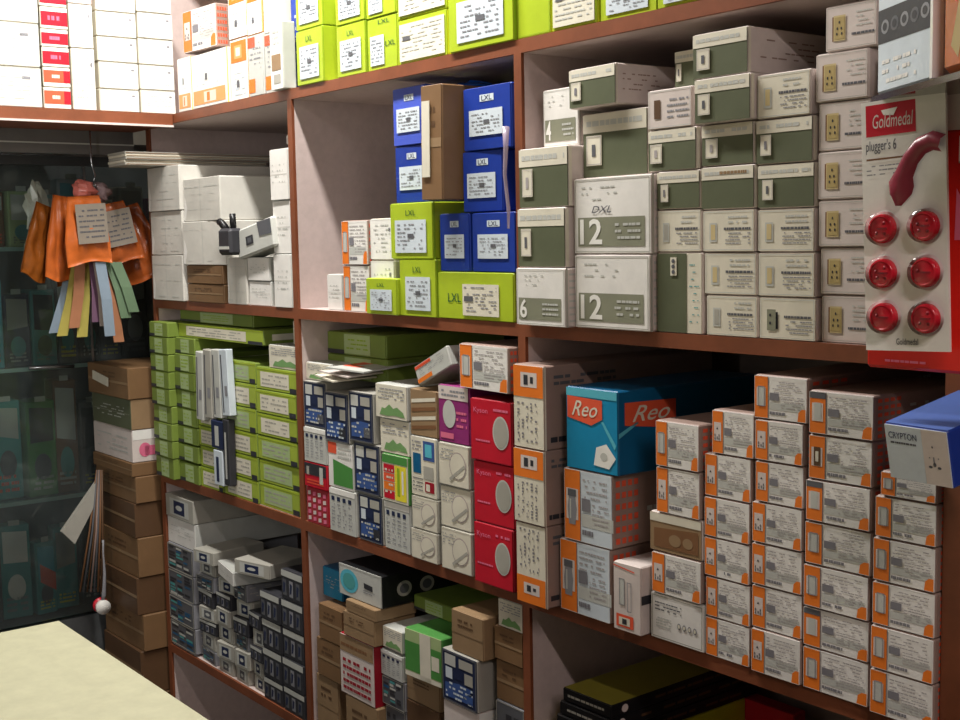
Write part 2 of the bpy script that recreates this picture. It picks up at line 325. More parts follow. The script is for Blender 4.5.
def d_orangeslot(F, S, K, g):
    F.rect(0, .05, .45, .28, 'orange', 2); F.lines(.1, .4, .9, .9, 6, 'grey', g, fill=.3, dens=.5); F.rect(.0, .8, .5, .97, 'coral', 2)
def d_brownpatch(F, S, K, g): F.rect(.1, .28, .9, .52, 'tan', 2); F.rect(.25, .08, .85, .22, 'dullw', 2); F.lines(.2, .65, .8, .9, 3, 'greyw', g)
def d_whitelist(F, S, K, g): F.lines(.15, .15, .9, .9, 7, 'greyw', g, fill=.3, dens=.5); F.rect(.82, .7, .9, .78, 'grey', 2); F.frame(0, 0, 1, 1, .008, 'greyw')
def d_crafton(F, S, K, g):
    F.text('CRYPTON', .06, .76, .52, .88, 'navy', 3); F.lines(.08, .66, .5, .71, 1, 'text', g, fill=.7, dens=1)
    F.rect(.6, 0, 1, 1, 'pinkw', 1); F.disc(.76, .7, .012, .02, 'text', 3); F.rect(.755, .34, .775, .52, 'grey', 3)
    for a in (.7, .84): F.disc(a, .33, .03, .025, 'text', 3); F.disc(a, .5, .01, .015, 'grey', 3)
    F.disc(.77, .38, .025, .04, 'text', 3)
def d_yellowflat(F, S, K, g): F.lines(.1, .3, .9, .7, 1, 'dullw', g, fill=.5); S.disc(.08, .5, .02, .3, 'pinkw', 3); S.lines(.2, .3, .9, .7, 1, 'cardd', g)
def d_modem(F, S, K, g): pass
# name: (body colour, flap colour, design, words)
ST = dict(
 sock=('pinkw', 'pinkw', d_sock, 'off-white carton with beige socket'),
 wsw=('pinkw', 'cream', d_wsw, 'cream carton with beige switch'),
 wswb=('pinkw', 'cream', d_wsw_black, 'cream carton with black-edged grey switch print'),
 wswd=('pinkw', 'pinkw', d_wsw_dark, 'pinkish carton with narrow dark switch print'),
 olive=('pinkw', 'olive', d_olive, 'olive carton, white band and patch'),
 olivep=('pinkw', 'olive', d_olive_plain, 'olive carton with torn band and no patch'),
 olivet=('pinkw', 'cream', d_olive_tall, 'upright olive carton with white right strip'),
 n12=('pinkw', 'white', d_num('12'), 'white carton numbered 12'), n12h=('pinkw', 'white', d_num('12', 'DXL'), 'white carton numbered 12 with handwriting'),
 n6=('pinkw', 'white', d_num('6'), 'white carton numbered 6'), n4=('pinkw', 'white', d_num('4'), 'white carton numbered 4'),
 blue=('blue', 'blue', d_blue, 'deep blue carton with white sticker'), bluev=('bluel', 'bluel', d_blue, 'violet-blue carton with white sticker'),
 lime=('lime', 'lime', d_lime, 'lime carton with white sticker'), limew=('lime', 'lime', d_lime_wide, 'wide lime carton with sticker'),
 limel=('lime2', 'lime', d_lime_label, 'lime carton mostly covered by cream sticker'), limeg=('lime', 'lime', d_lime_logo, 'lime carton with sticker and dark lettering'),
 limeb=('lime2', 'lime', d_lime_bare, 'plain lime carton'),
 ows=('brownside', 'white', ow('sock'), 'white and orange socket carton'), oww=('brownside', 'white', ow('sw'), 'white and orange carton with dark corner'),
 oww2=('brownside', 'white', ow('sw2'), 'white and orange carton with brown switch'), oww3=('brownside', 'white', ow('sw3'), 'white and orange carton with grey switch'),
 owb=('brownside', 'bluew', ow('bulb'), 'white and orange lamp carton'),
 owt=('brownside', 'cream', d_ow_tall, 'tall carton with orange top'), owtf=('brownside', 'cream', d_ow_tall_flip, 'tall carton with orange foot'),
 red=('redd', 'red', d_red, 'red lamp carton with grey disc'), purple=('purple', 'purple', d_purple, 'purple and white lamp carton'),
 lampw=('dullw', 'cream', d_lampw, 'grey-white lamp carton'), gflat=('flat2', 'flat1', d_greenflat, 'flat lime carton with pale label'),
 gflat2=('flat2', 'flat2', d_greenflat2, 'flat dull green carton with pale label'),
 mblue=('dullw', 'navy', d_mosblue, 'navy carton with tiny pictures'), mfood=('greyw', 'cream', d_mosfood, 'cream carton with small blue pictures'),
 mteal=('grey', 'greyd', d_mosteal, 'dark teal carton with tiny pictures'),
 rdots=('red', 'coral2', d_reddots, 'red carton with rows of pink dots'), rphoto=('red', 'red', d_redphoto, 'red carton with dark top photo'),
 gcorner=('greyw', 'white', d_greencorner, 'white carton with green corner'), gleaf=('greyw', 'cream', d_greenleaf, 'cream carton with green leaves'),
 multi=('green', 'cream', d_multi, 'red and yellow carton with green top'), cols=('greyw', 'greyw', d_columns, 'grey-white carton with columns of text'),
 wood=('tan', 'tan', d_wood, 'tan carton with slanted stripes'), plain=('greyw', 'white', d_plain, 'plain white carton'),
 bundle=('bund', 'bund', d_bundle, 'white paper-wrapped bundle'), btext=('greyw', 'white', d_bigtext, 'white carton with grey rings and text'),
 photo=('pinkw', 'tan', d_photo, 'cream carton with brown photo'), swdraw=('pinkw', 'pinkw', d_swdraw, 'pinkish carton with switch drawing'),
 teal=('teald', 'teal', d_teal, 'teal carton with orange brand patch'), blk=('black', 'greyw', d_blacklamp, 'black and white lamp carton'),
 rtext=('redd', 'pinkw', d_redtext, 'pink carton with red lettering'), tissue=('green', 'greenp', d_tissue, 'green and white carton'),
 card=('card', 'card', d_cardtape, 'brown cardboard carton'), cardd=('cardd', 'cardd', d_cardtape, 'dark brown cardboard carton'), tan=('tan', 'tan', d_cardtape, 'tan cardboard carton'),
 oliveg=('tan', 'olive', d_plain, 'dull green carton'), pinks=('pinkw', 'pinkw', d_pinkside, 'white carton with pink print'),
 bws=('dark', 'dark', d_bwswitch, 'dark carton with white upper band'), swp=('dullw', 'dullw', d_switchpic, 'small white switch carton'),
 rstripe=('cream', 'paper', d_redstripe, 'white carton with orange-red panel'), rpack=('cream', 'paper', d_redpack, 'white carton with bright red panel'),
 ofoot=('paper', 'paper', d_orangefoot, 'white carton with pale orange foot'), ohead=('orange2', 'paper', d_orangehead, 'white carton with orange head'),
 oslot=('greyw', 'greyw', d_orangeslot, 'grey-white carton with orange corner'), bpatch=('greyw', 'paper', d_brownpatch, 'white carton with tan patch'),
 wlist=('cream', 'paper', d_whitelist, 'white carton with faint print'), crafton=('blue', 'bluew', d_crafton, 'blue and white socket carton'),
 tealp=('teald', 'teal', d_plain, 'small teal-blue carton'),
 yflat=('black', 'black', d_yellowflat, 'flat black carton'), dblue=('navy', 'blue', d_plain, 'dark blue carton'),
)
CNT = 0
PLACED = []
def settle(x0, x1, z0, z1, y0, depth, label):
    """keep a carton inside its bay and clear of its neighbours"""
    if y0 < .38 and (x0+x1)/2 > XD[0]:
        depth = min(depth, .397-y0)
        k = max([i for i in range(4) if (x0+x1)/2 > XD[i]] or [0]); t = .026 if k == 3 else .017
        xr = (XD+[-.06])[k+1]
        if z0 < ZA-.03 and y0+depth > .005:
            x0 = max(x0, XD[k]+t+.001); x1 = min(x1, xr-.001)
        for zb in (ZD, ZC, ZB, ZA, 2.22):
            if z0 < zb-.03: z1 = min(z1, zb-BT-.001); break
    for q in PLACED:
        ox = min(x1, q[1])-max(x0, q[0]); oy = min(y0+depth, q[3])-max(y0, q[2]); oz = min(z1, q[5])-max(z0, q[4])
        if ox <= .0002 or oy <= .0002 or oz <= .0002: continue
        if oz <= .012 and oz < ox or oz < min(ox, oy) and oz < .03:
            if (z0+z1) > (q[4]+q[5]): z0 = q[5]
            else: z1 = q[4]
        elif ox < .018 or (ox <= oy and ox < .03):
            if (x0+x1) > (q[0]+q[1]): x0 = q[1]
            else: x1 = q[0]
        elif y0 < q[2]: depth = q[2]-y0
        else: e = y0+depth; y0 = q[3]; depth = max(.02, e-y0)
        if min(ox, oy, oz) > .02: print('SETTLE %.3f %.3f %.3f' % (ox, oy, oz), label)
        if depth < .02 or x1-x0 < .01 or z1-z0 < .008: print('THIN', x1-x0, depth, z1-z0, label)
    PLACED.append([x0, x1, y0, y0+depth, z0, z1])
    return x0, x1, z0, z1, y0, depth
def carton(style, x0, x1, z0, z1, y0=0, depth=.3, label='', group=None, rz=0, ry=0, cat='carton', name='carton', face='Y', top=None, split=True, rx=0):
    """one carton standing on z0; front flap faces -Y (or +X with face='X': then x0/x1 are its Y limits and y0 its X plane)"""
    global CNT; CNT += 1
    g = random.Random(CNT*13+5)
    bc, fc, draw, words = ST[style]
    if face == 'Y': x0, x1, z0, z1, y0, depth = settle(x0, x1, z0, z1, y0, depth, label)
    else: PLACED.append([y0-depth, y0, x0, x1, z0, z1])
    w = abs(x1-x0)-.0016; h = z1-z0-.0008; xc = (x0+x1)/2
    if face == 'Y': root = empty(name, (xc, y0+depth/2, z0+.0002), (rx, ry, rz))
    else: root = empty(name, (y0-depth/2, xc, z0+.0002), (0, ry, math.pi/2+rz))
    tag(root, label or words, cat, group)
    fl = .0012; yf = -depth/2+fl
    b = MB(); b.box(-w/2, w/2, yf, depth/2, 0, h, bc, b=min(.0018, w*.06, h*.06))
    if top: b.add([(-w/2+.001, yf+.001, h+.0002), (w/2-.001, yf+.001, h+.0002), (w/2-.001, depth/2-.001, h+.0002), (-w/2+.001, depth/2-.001, h+.0002)], [(0, 1, 2, 3)], top)
    S = Face(b, (w/2, yf, 0), (0, depth-fl, 0), (0, 0, h))
    f = MB(); ins = min(.0012, w*.02)
    f.box(-w/2+ins, w/2-ins, -depth/2, yf, ins, h-ins, fc)
    F = Face(f, (-w/2+ins, -depth/2, ins), (w-2*ins, 0, 0), (0, 0, h-2*ins))
    stickers = []
    def K(u0, v0, u1, v1, c):
        k = MB(); sw = (w-2*ins)*(u1-u0); sh = (h-2*ins)*(v1-v0)
        ox = -w/2+ins+(w-2*ins)*u0; oz = ins+(h-2*ins)*v0
        k.box(ox, ox+sw, -depth/2-.0016, -depth/2-.0010, oz, oz+sh, c)
        stickers.append(k); return Face(k, (ox, -depth/2-.0016, oz), (sw, 0, 0), (0, 0, sh))
    draw(F, S, K, g)
    b.build('carton_body', root); fo = f.build('end_flap', root)
    for k in stickers: k.build('sticker', root)
    return root
ORD = ['lowest', 'second up', 'third up', 'fourth up', 'fifth up', 'sixth up', 'seventh up', 'eighth up', 'ninth up', 'tenth up']
def col(px0, px1, ys, styles, desc, base, group, y0=0, depth=.3, jit=1.0, skip0=0):
    """a stack of cartons: px0..px1 across, ys = levels from the base up at mid width"""
    ym = (max(ys)+min(ys))/2 if len(ys) < 9 else (max(ys)+min(ys))/2
    xc = (px0+px1)/2; zs = [at(xc, y, y0).z for y in ys]
    if base is not None: zs[0] = base
    n = len(styles); out = []
    X0 = at(px0, ym, y0).x; X1 = at(px1, ym, y0).x
    for i, st in enumerate(styles):
        o = {}
        if isinstance(st, tuple): st, o = st
        o = dict(o); yy = o.pop('y0', y0); dd = o.pop('depth', depth); a, b2 = o.pop('px', (None, None))
        xa = at(a, (ys[i]+ys[i+1])/2, yy).x if a is not None else X0; xb = at(b2, (ys[i]+ys[i+1])/2, yy).x if a is not None else X1
        lab = o.pop('label', None)
        if not lab:
            od = 'topmost' if i == n-1 and n > 1 else ORD[i+skip0]
            lab = '%s, %s in %s' % (ST[st][3], od, desc) if n > 1 else '%s %s' % (ST[st][3], desc)
        rz = o.pop('rz', math.radians(R0.uniform(-.5, .5)*jit))
        yy += R0.uniform(-.002, .003)*jit
        out.append(carton(st, xa, xb, zs[i], zs[i+1], yy, dd, lab, group, rz=rz, **o))
    return out, zs
# ------------------------------------------------------------------ room
def slab(name, a, b, m, kind='structure', parent=None, bev=0):
    mb = MB(); mb.box(a[0], b[0], a[1], b[1], a[2], b[2], m, b=bev); o = mb.build(name, parent)
    if kind: o['kind'] = kind
    return o
WALL = mat('wall_paint', 'a09a8e', .8, .1, 6); FLO = mat('floor_tile', '4e4842', .5, .2, 4)
slab('floor', (-3.7, -2.6, -.05), (1.6, .5, 0), FLO)
slab('ceiling', (-3.7, -2.6, 2.9), (1.6, .5, 2.95), WALL)
slab('wall_back', (-3.7, -2.6, 0), (-3.62, .5, 2.9), WALL)
slab('wall_right', (-3.62, .44, 0), (1.6, .5, 2.9), WALL)
slab('wall_front', (1.52, -2.6, 0), (1.6, .44, 2.9), WALL)
slab('wall_left', (-3.62, -2.6, 0), (1.52, -2.54, 2.9), WALL)
# ------------------------------------------------------------------ fitted shelving along the right wall
su = tag(empty('shelf_unit', (-1.4, .2, 0)), 'long fitted shelving of pale laminate with brown front edges, packed with cartons', 'shelving')
def upart(name, a, b, m, parent=su, off=Vector((-1.4, .2, 0))):
    mb = MB(); mb.box(a[0]-off.x, b[0]-off.x, a[1]-off.y, b[1]-off.y, a[2], b[2], m); return mb.build(name, parent)
for z in (ZA, ZB, ZC, ZD, .12):
    b = upart('shelf_board', (XD[0], .004, z-BT), (.66, DEPTH, z), LAM)
    e = MB(); e.box(XD[0]+1.4, .66+1.4, -.002-.2, .0038-.2, z-BT, z, EDGE); e.build('edge_strip', b)
b = upart('shelf_board', (XD[0], .004, 2.2), (.66, DEPTH, 2.22), LAM)
levels = [0.0, .12, ZD, ZC, ZB, ZA, 2.22]
for k, x in enumerate(XD+[-.06, .64]):
    t = .026 if k == 3 else .017
    for i in range(6):
        if k > 0 and i == 5: continue           # the top run is open from end to end
        z0 = levels[i]; z1 = levels[i+1]-BT
        if i == 0: z0 = 0
        p = upart('upright_panel', (x, .004, z0), (x+t, DEPTH, z1), LAM)
        e = MB(); e.box(x+1.4, x+t+1.4, -.002-.2, .0038-.2, z0, z1, EDGE); e.build('edge_strip', p)
upart('back_panel', (XD[0], DEPTH, 0), (.66, DEPTH+.012, 2.22), LAMD)

# ------------------------------------------------------------------ top shelf along the back wall, and its cartons
bs = tag(empty('wall_shelf', (-2.9, -1.2, 0)), 'deep wooden shelf under the bright white cartons on the back wall', 'shelf')
b = MB(); b.box(-3.61+2.9, -2.668+2.9, -2.4+1.2, -.004+1.2, ZA-.024, ZA-.001, mat('red_wood', 'a06048', .5, .25, 10)); b.build('shelf_board', bs)
b = MB(); b.box(-2.667+2.9, -2.662+2.9, -2.4+1.2, -.004+1.2, ZA-.026, ZA-.001, EDGE); b.build('edge_strip', bs)
b = MB(); b.box(-2.6618+2.9, -2.658+2.9, -2.4+1.2, -.004+1.2, ZA-.030, ZA-.0255, 'pinkw'); b.build('trim_strip', bs)
b = MB(); b.box(-2.905+2.9, -2.885+2.9, -2.4+1.2, -.006+1.2, ZA-.078, ZA-.0242, mat('fascia_grey', '6a6866', .4, .2, 8)); b.build('fascia_board', bs)
b = MB(); b.box(-2.8848+2.9, -2.882+2.9, -2.4+1.2, -.006+1.2, ZA-.056, ZA-.053, 'greyw'); b.build('trim_strip', bs)
XB = -2.672
def bcol(px0, px1, ys, styles, desc, group, depth=.3, looks=None):
    ym = 60; y0 = on(0, XB, px0, ym).y; y1 = on(0, XB, px1, ym).y
    zs = [on(0, XB, (px0+px1)/2, y).z for y in ys]; zs[0] = ZA
    for i, s in enumerate(styles):
        lab = '%s, %s in %s' % ((looks or ST[s][3]), 'topmost' if i == len(styles)-1 else ORD[i], desc)
        carton(s, y0, y1, zs[i], zs[i+1], XB, depth, lab, group, face='X', rz=math.radians(R0.uniform(-.3, .3)))
GB = 'white cartons on the back wall shelf'
bcol(-70, 41, [108, 64, 19, -25], ['wlist']*3, 'the stack at the photo corner', GB, looks='large blank white carton')
bcol(42, 70, [109, 87, 67, 47, 29, 7, -14], ['rstripe', 'rstripe', 'rpack', 'rpack', 'rpack', 'rpack'], 'the red and orange stack', 'red panelled cartons on the back wall shelf')
bcol(71, 95, [112, 48, 4, -14], ['wlist', 'wlist', 'pinks'], 'the narrow column right of red panels', GB, looks='upright blank white carton')
bcol(98, 138, [113, 89, 62, 37, 12, -13], ['wlist']*5, 'the column right of the dark gap', GB)
bcol(139, 174, [114, 90, 65, 39, 13, -12], ['wlist']*5, 'the column in the shelf corner', GB)

# ------------------------------------------------------------------ top shelf, right wall
G = 'white and orange cartons on the top shelf'
X = 'the top shelf'
col(178, 191, [112, 57], ['ofoot'], 'in the top shelf corner', ZA, G, depth=.22)
col(192, 228, [108, 51], ['ofoot'], 'under the tilted dotted carton', ZA, G, depth=.22)
col(183, 213, [51, 7], [('ows', dict(label='orange-striped carton with orange dotted side, on two cartons in the corner', rz=.05, depth=.1))], '', at(200, 51).z+.003, G)
col(229, 247, [103, 38, -20], ['ohead', 'ohead'], 'the stack right of the dotted carton', ZA, G, depth=.25)
col(248, 263, [100, 34, -20], ['oslot', 'ohead'], 'the narrow grey stack near blue carton', ZA, G, depth=.25)
col(264, 277, [97, 32, -20], ['oslot', 'wlist'], 'the stack touching the blue carton', ZA, G, depth=.25)
col(277, 290, [90, 22], [('bpatch', dict(label='narrow white carton with tan patch in front of the blue carton', y0=-.016, depth=.03))], '', ZA, G)
col(279, 294, [92, -20], [('dblue', dict(label='tall dark blue carton between the white and the lime cartons', y0=.025))], '', ZA, G)
G = 'lime cartons on the top shelf'
col(295, 322, [84, 28, -24], ['lime', 'lime'], 'the leftmost lime stack', ZA, G, depth=.06, y0=-.006)
col(336, 365, [76, 23, -27], ['lime', 'lime'], 'the second lime stack from left', ZA, G, depth=.28)
col(366, 396, [70, 16, -30], ['limeg', 'limeg'], 'the third lime stack from left', ZA, G, depth=.28)
col(397, 447, [63, 14, -34], ['limel', 'limel'], 'the stack with a yellow side', ZA, G, depth=.28)
col(448, 513, [50, -25], ['lime'], 'wide and tall, left of the middle upright', ZA, G, depth=.28, y0=-.006)
col(515, 550, [34, -30], [('limeb', dict(label='plain lime carton with no sticker, above the middle upright panel'))], '', ZA, G, depth=.28)
col(551, 597, [27, -30], [('limel', dict(label='lime carton with big cream sticker, third from the right on top shelf'))], '', ZA, G, depth=.28)
col(598, 655, [18, -30], [('lime', dict(label='wide lime carton with sticker, second from the right on top shelf'))], '', ZA, G, depth=.28)
col(656, 712, [8, -30], [('lime', dict(label='lime carton at the right end of the top shelf row'))], '', ZA, G, depth=.28)

# ------------------------------------------------------------------ second row, left bay: white bundles
G = 'white bundles in the upper left bay'
Y = .0
_, zl0 = col(150, 181, [302, 255, 211, 166], ['bundle']*3, 'the column at the bay\'s left edge', ZB, G, y0=-.012, depth=.3)
c2, z2 = col(187, 223, [302, 284, 265], [('card', dict(label='small brown cardboard carton under another beneath the white bundles')), ('card', dict(label='small brown cardboard carton directly under the white bundles'))], '', ZB, 'brown cartons under the white bundles', y0=-.006)
col(183, 222, [265, 221, 177], [('bundle', dict(rz=.05)), ('bundle', dict(rz=-.03))], 'the pair above the brown cartons', z2[-1], G, y0=-.008, depth=.28)
c3, z3 = col(224, 247, [304, 257], ['bundle'], 'at the base, right of the brown cartons', ZB, G, y0=0)
col(248, 270, [305, 281, 257], ['plain', 'plain'], 'the pair under the grey device', ZB, G, y0=0)
# wrapped bundle further in, resting on a hidden carton
col(224, 267, [250, 220, 172], [('plain', dict(label='white carton behind the grey device with black plug')), ('bundle', dict(label='wide white bundle above and behind the grey device'))], '', at(245, 257).z+.001, G, y0=.02, depth=.25)
col(272, 293, [306, 254, 200, 148], ['plain', 'plain', 'plain'], 'the column beside the left upright panel', ZB, G, y0=-.004)
col(264, 277, [143, 133], [('plain', dict(label='small flat white carton above the bundles near the upright panel', y0=.05, depth=.1))], '', None, G)
# grey device leaning with its black plug
def place_dev():
    p = at(256, 256, -.012); t = tag(empty('wall_charger', (p.x, -.012+.03, p.z+.006), (0, math.radians(-10), 0)), 'tilted grey device with a small square screen, lying before white bundles', 'device')
    w = at(274, 235, -.012).x-at(237, 235, -.012).x
    b = MB(); b.box(-w/2, w/2, -.03, .02, 0, .06, 'greyw', b=.004); b.build('housing', t)
    b = MB(); F = Face(b, (-w/2, -.0305, 0), (w, 0, 0), (0, 0, .06)); F.rect(.28, .35, .48, .65, 'dark', 2); F.rect(.33, .42, .43, .58, 'greyd', 3); b.build('screen', t)
    b = MB(); F = Face(b, (-w/2, -.0305, 0), (w, 0, 0), (0, 0, .06)); F.poly([(.65, .5), (.98, .45), (.98, .95), (.62, .98)], 'greyd', 2); b.build('dark_panel', t)
    t = tag(empty('power_adapter', (at(226, 256, -.03).x, -.014, at(226, 257, -.02).z+.004)), 'black plug adapter with stub beside the tilted grey device', 'adapter')
    b = MB(); b.box(-.028, .028, -.02, .012, 0, .055, 'dark', b=.006); b.build('adapter_body', t)
    b = MB(); b.tube([(-.02, 0, .05), (-.035, -.005, .066), (-.045, -.005, .07)], .008, 'black'); b.tube([(.006, 0, .055), (.004, 0, .085)], .007, 'black'); b.build('plug_prong', t)
    b = MB(); b.box(-.024, .024, -.0215, -.0202, .012, .018, 'greyw'); b.build('pale_band', t)
place_dev()
# flattened cartons lying across the white bundles
zt = zl0[-1]+.0005
for i in range(5):
    t = .008; z0 = zt+i*.0062
    yb = .27+R0.uniform(-.04, .02)
    m = MB(); m.box(-.05, .05, -.105-.08, yb-.08, 0, .0058, 'cream' if i % 2 else 'dullw', b=.001)
    m.box(.05, .0506, -.183, yb-.082, .002, .0032, 'brown')
    o = m.build('flattened_carton', None, (-2.745+R0.uniform(-.004, .004), .08, z0)); o.rotation_euler.z = math.radians(R0.uniform(-.6, .6))
    tag(o, 'pale flattened carton, %s of the five lying across the white bundles' % ['lowest', 'second up', 'middle one', 'fourth up', 'topmost'][i], 'cardboard', 'flattened cartons on the white bundles')

# ------------------------------------------------------------------ second row, middle bay
col(326, 341, [307, 274], [('plain', dict(label='small grey-white carton alone against the pink upright panel', depth=.1))], '', ZB, None, y0=.01)
G = 'white and orange cartons in the upper middle bay'
col(343, 369, [309, 265, 220], [('oww3', {}), ('oww3', {})], 'the pair left of the lime cartons', ZB, G, y0=.008, depth=.1)
col(371, 395, [312, 260, 218], ['wlist', 'wlist'], 'the pair behind the lime cartons', ZB, G, y0=.012, depth=.12)
G = 'lime cartons in the upper middle bay'
col(366, 397, [314, 278], [('lime', dict(label='low lime carton standing before the white cartons, leftmost lime one'))], '', ZB, G, y0=-.012, depth=.045)
cl, zl = col(398, 437, [316, 259, 202], [('lime', {}), ('lime', dict(px=(391, 434)))], 'the lime pair under the blue cartons', ZB, G, y0=-.004, depth=.2)
cw, zw = col(438, 515, [320, 272], [('limew', dict(label='wide lime carton lying under two blue cartons'))], '', ZB, G, y0=-.002, depth=.3)
G = 'blue cartons in the upper middle bay'
col(394, 427, [202, 145, 86], [('blue', dict(label='blue carton directly above the lime pair')), ('bluev', dict(label='violet-blue carton left of the brown carton, topmost of its stack'))], '', zl[-1], G, y0=.012, depth=.25)
col(440, 470, [271, 213], [('blue', dict(label='blue carton under the tall brown carton'))], '', zw[-1], G, y0=.002, depth=.25)
bb, zb = col(471, 516, [271, 212], [('blue', dict(label='blue carton on wide lime one, beside the olive cartons'))], '', zw[-1], G, y0=-.004, depth=.25)
col(463, 504, [212, 150, 86], [('blue', dict(px=(462, 500), rz=.04, label='blue carton, middle of the three beside the middle upright')), ('blue', dict(px=(464, 512), label='worn blue carton topmost beside the middle upright'))], '', zb[-1], G, y0=.004, depth=.2)
zt = at(440, 86).z
p0 = at(424, 200, -.03); p1 = at(448, 200, -.03)
tb = carton('card', p0.x, p1.x, zl[-1]+.0, at(436, 84, -.03).z, -.035, .10, 'tall upright brown carton between the blue cartons, with a cream strip', None, ry=math.radians(1.2))
m = MB(); w = p1.x-p0.x; hh_ = at(436, 84, -.03).z-zl[-1]; m.box(-.34*w, -.02*w, -.0528, -.0516, hh_*.2, hh_*.86, 'cream'); m.build('cream_strip', tb)
# blue plastic bag lying over the top
def crumple(name, label, cat, c, size, m, seed, n=9, amp=.25, parent=None):
    g = random.Random(seed); mb = MB(); vs = []
    for i in range(n+1):
        for j in range(n+1):
            a = math.pi*i/n; bq = 2*math.pi*j/n
            r = 1+g.uniform(-amp, amp) if 0 < j < n and 0 < i < n else 1
            vs.append(Vector((math.sin(a)*math.cos(bq)*size[0]*r, math.sin(a)*math.sin(bq)*size[1]*r, math.cos(a)*size[2]*r)))
    fs = [(i*(n+1)+j, (i+1)*(n+1)+j, (i+1)*(n+1)+j+1, i*(n+1)+j+1) for i in range(n) for j in range(n)]
    mb.add(vs, fs, m); o = mb.build(name, parent, c)
    if label: tag(o, label, cat)
    return o
p = at(466, 80, .06)
crumple('plastic_bag', 'crumpled bright blue plastic bag on top of the blue cartons', 'bag', (at(462, 80, .1).x, .108, at(483, 86, .0).z+.018), (.075, .027, .014), mat('blue_film', '1c5ac0', .25, .1), 3)
m = MB(); a = at(506, 128, -.006)
m.tube([(0, 0, 0), (.004, -.004, -.03), (-.002, -.002, -.07), (.003, 0, -.12), (.002, 0, -.15)], [.006, .004, .003, .003, .002], mat('clear_film', 'b8a8b8', .2, 0, alpha=.6), 6)
tag(m.build('film_scrap', None, (a.x+.012, -.016, a.z)), 'twisted strip of clear film hanging beside the top blue carton', 'film')

# ------------------------------------------------------------------ second row, right bay: olive and cream switch cartons
G = 'switch cartons in the upper right bay'
ca, za = col(517, 571, [326, 267, 208, 148], [('n6', dict(px=(516, 566), y0=-.026, label='white carton numbered 6 at the foot of left olive column')), ('olive', dict(px=(517, 565), y0=-.022)), ('olive', dict(px=(519, 569), y0=-.016))], 'the column above the 6', ZB, G, depth=.3, jit=.4)
cb, zbb = col(575, 655, [331, 254, 176], [('n12', dict(label='white carton numbered 12 standing on the shelf board', y0=-.01)), ('n12h', dict(px=(570, 652), y0=-.008))], 'the pair numbered 12', ZB, G, depth=.3, jit=.4)
col(575, 643, [176, 110], [('olive', dict(label='olive carton standing on the handwritten carton numbered 12', y0=.01))], '', zbb[-1], G, depth=.25)
col(535, 571, [148, 87], [('n4', dict(y0=.012, label='white carton numbered 4 beside the middle upright panel'))], '', za[-1], G, depth=.22)
col(571, 620, [108, 66], [('olive', dict(y0=-.004, depth=.12, rz=-.03, label='olive carton with bright white side lying across the 4 carton'))], '', zbb[-1]+(at(612, 110).z-at(612, 176).z)+.008, G)
cc, zc = col(657, 704, [333, 252, 209, 170, 127, 86], [('olivet', dict(px=(657, 703))), ('wsw', dict(px=(654, 701))), ('olive', dict(px=(651, 700))), ('olive', dict(px=(648, 698), rz=-.02)), ('wswd', dict(px=(646, 691)))], 'the column right of the 12s', ZB, G, jit=.6)
col(662, 689, [86, 48], [('olive', dict(y0=.02, depth=.25, label='small olive carton on the pinkish dark-switch carton')),], '', zc[-1], G)
cd, zd = col(705, 756, [338, 295, 252, 209, 165, 122, 76, 29], [('wsw', dict(px=(706, 758))), ('wsw', dict(px=(704, 757))), ('wsw', dict(px=(703, 756))), ('olivep', dict(px=(701, 755))), ('olive', dict(px=(700, 753))), ('olive', dict(px=(693, 750), y0=-.012)), ('olive', dict(px=(691, 747), depth=.22, y0=-.008, label='olive carton with long shaded side, topmost of the olive stacks'))], 'the middle olive column', ZB, G, jit=.5)
ce, ze = col(758, 813, [340, 297, 252, 208, 163, 117, 71], [('wswb', dict(px=(759, 817))), ('wsw', dict(px=(758, 816))), ('wsw', dict(px=(757, 815))), ('olive', dict(px=(756, 814))), ('olive', dict(px=(755, 813))), ('wsw', dict(px=(754, 811)))], 'the column left of the socket cartons', ZB, G, jit=.5)
col(817, 872, [344, 295, 247, 199, 150, 100, 50, 3], [('sock', dict(px=(820, 874))), ('sock', dict(px=(819, 873))), ('sock', dict(px=(818, 872))), ('sock', dict(px=(817, 871))), ('sock', dict(px=(817, 870))), ('sock', dict(px=(815, 869))), ('sock', dict(px=(824, 877)))], 'the socket column beside red packs', ZB, 'socket cartons in the upper right bay', y0=.004, jit=.5)
# further cartons in the bay beyond, behind the hanging packs
col(876, 925, [348, 300, 250, 202, 152, 102, 52], ['wsw']*6, 'the column behind the hanging plug cards', ZB, G, jit=.5, y0=.01)

# ------------------------------------------------------------------ third row, left bay: flat lime cartons
G = 'flat lime cartons in the lower left bay'
Y = .004
col(151, 170, [474, 456, 439, 422, 405, 388, 371, 354, 337, 322], ['gflat2']*9, 'the outermost left column', ZC, G, y0=-.022)
_, zg2 = col(172, 196, [480, 462, 444, 426, 408, 390, 372, 354, 338], ['gflat2']*8, 'the second column from left', ZC, G, y0=-.006)
_, zg3 = col(197, 221, [490, 468, 447, 427, 407, 387, 368, 352], ['gflat']*7, 'the column behind the tube cartons', ZC, G, y0=.0)
_, zg4 = col(222, 256, [498, 476, 453, 430, 406, 382, 361], ['gflat']*6, 'the column right of the tube cartons', ZC, G, y0=.0)
col(257, 298, [508, 486, 463, 439, 416, 392, 369], ['gflat']*6, 'the column beside the left upright', ZC, G, y0=Y, jit=.6)
zgm = max(zg2[-1], zg3[-1], zg4[-1])+.0005
carton('gflat2', at(172, 340).x, at(196, 340).x, zg2[-1], zgm, 0, .25, 'thin flat green carton capping the second lime column', G)
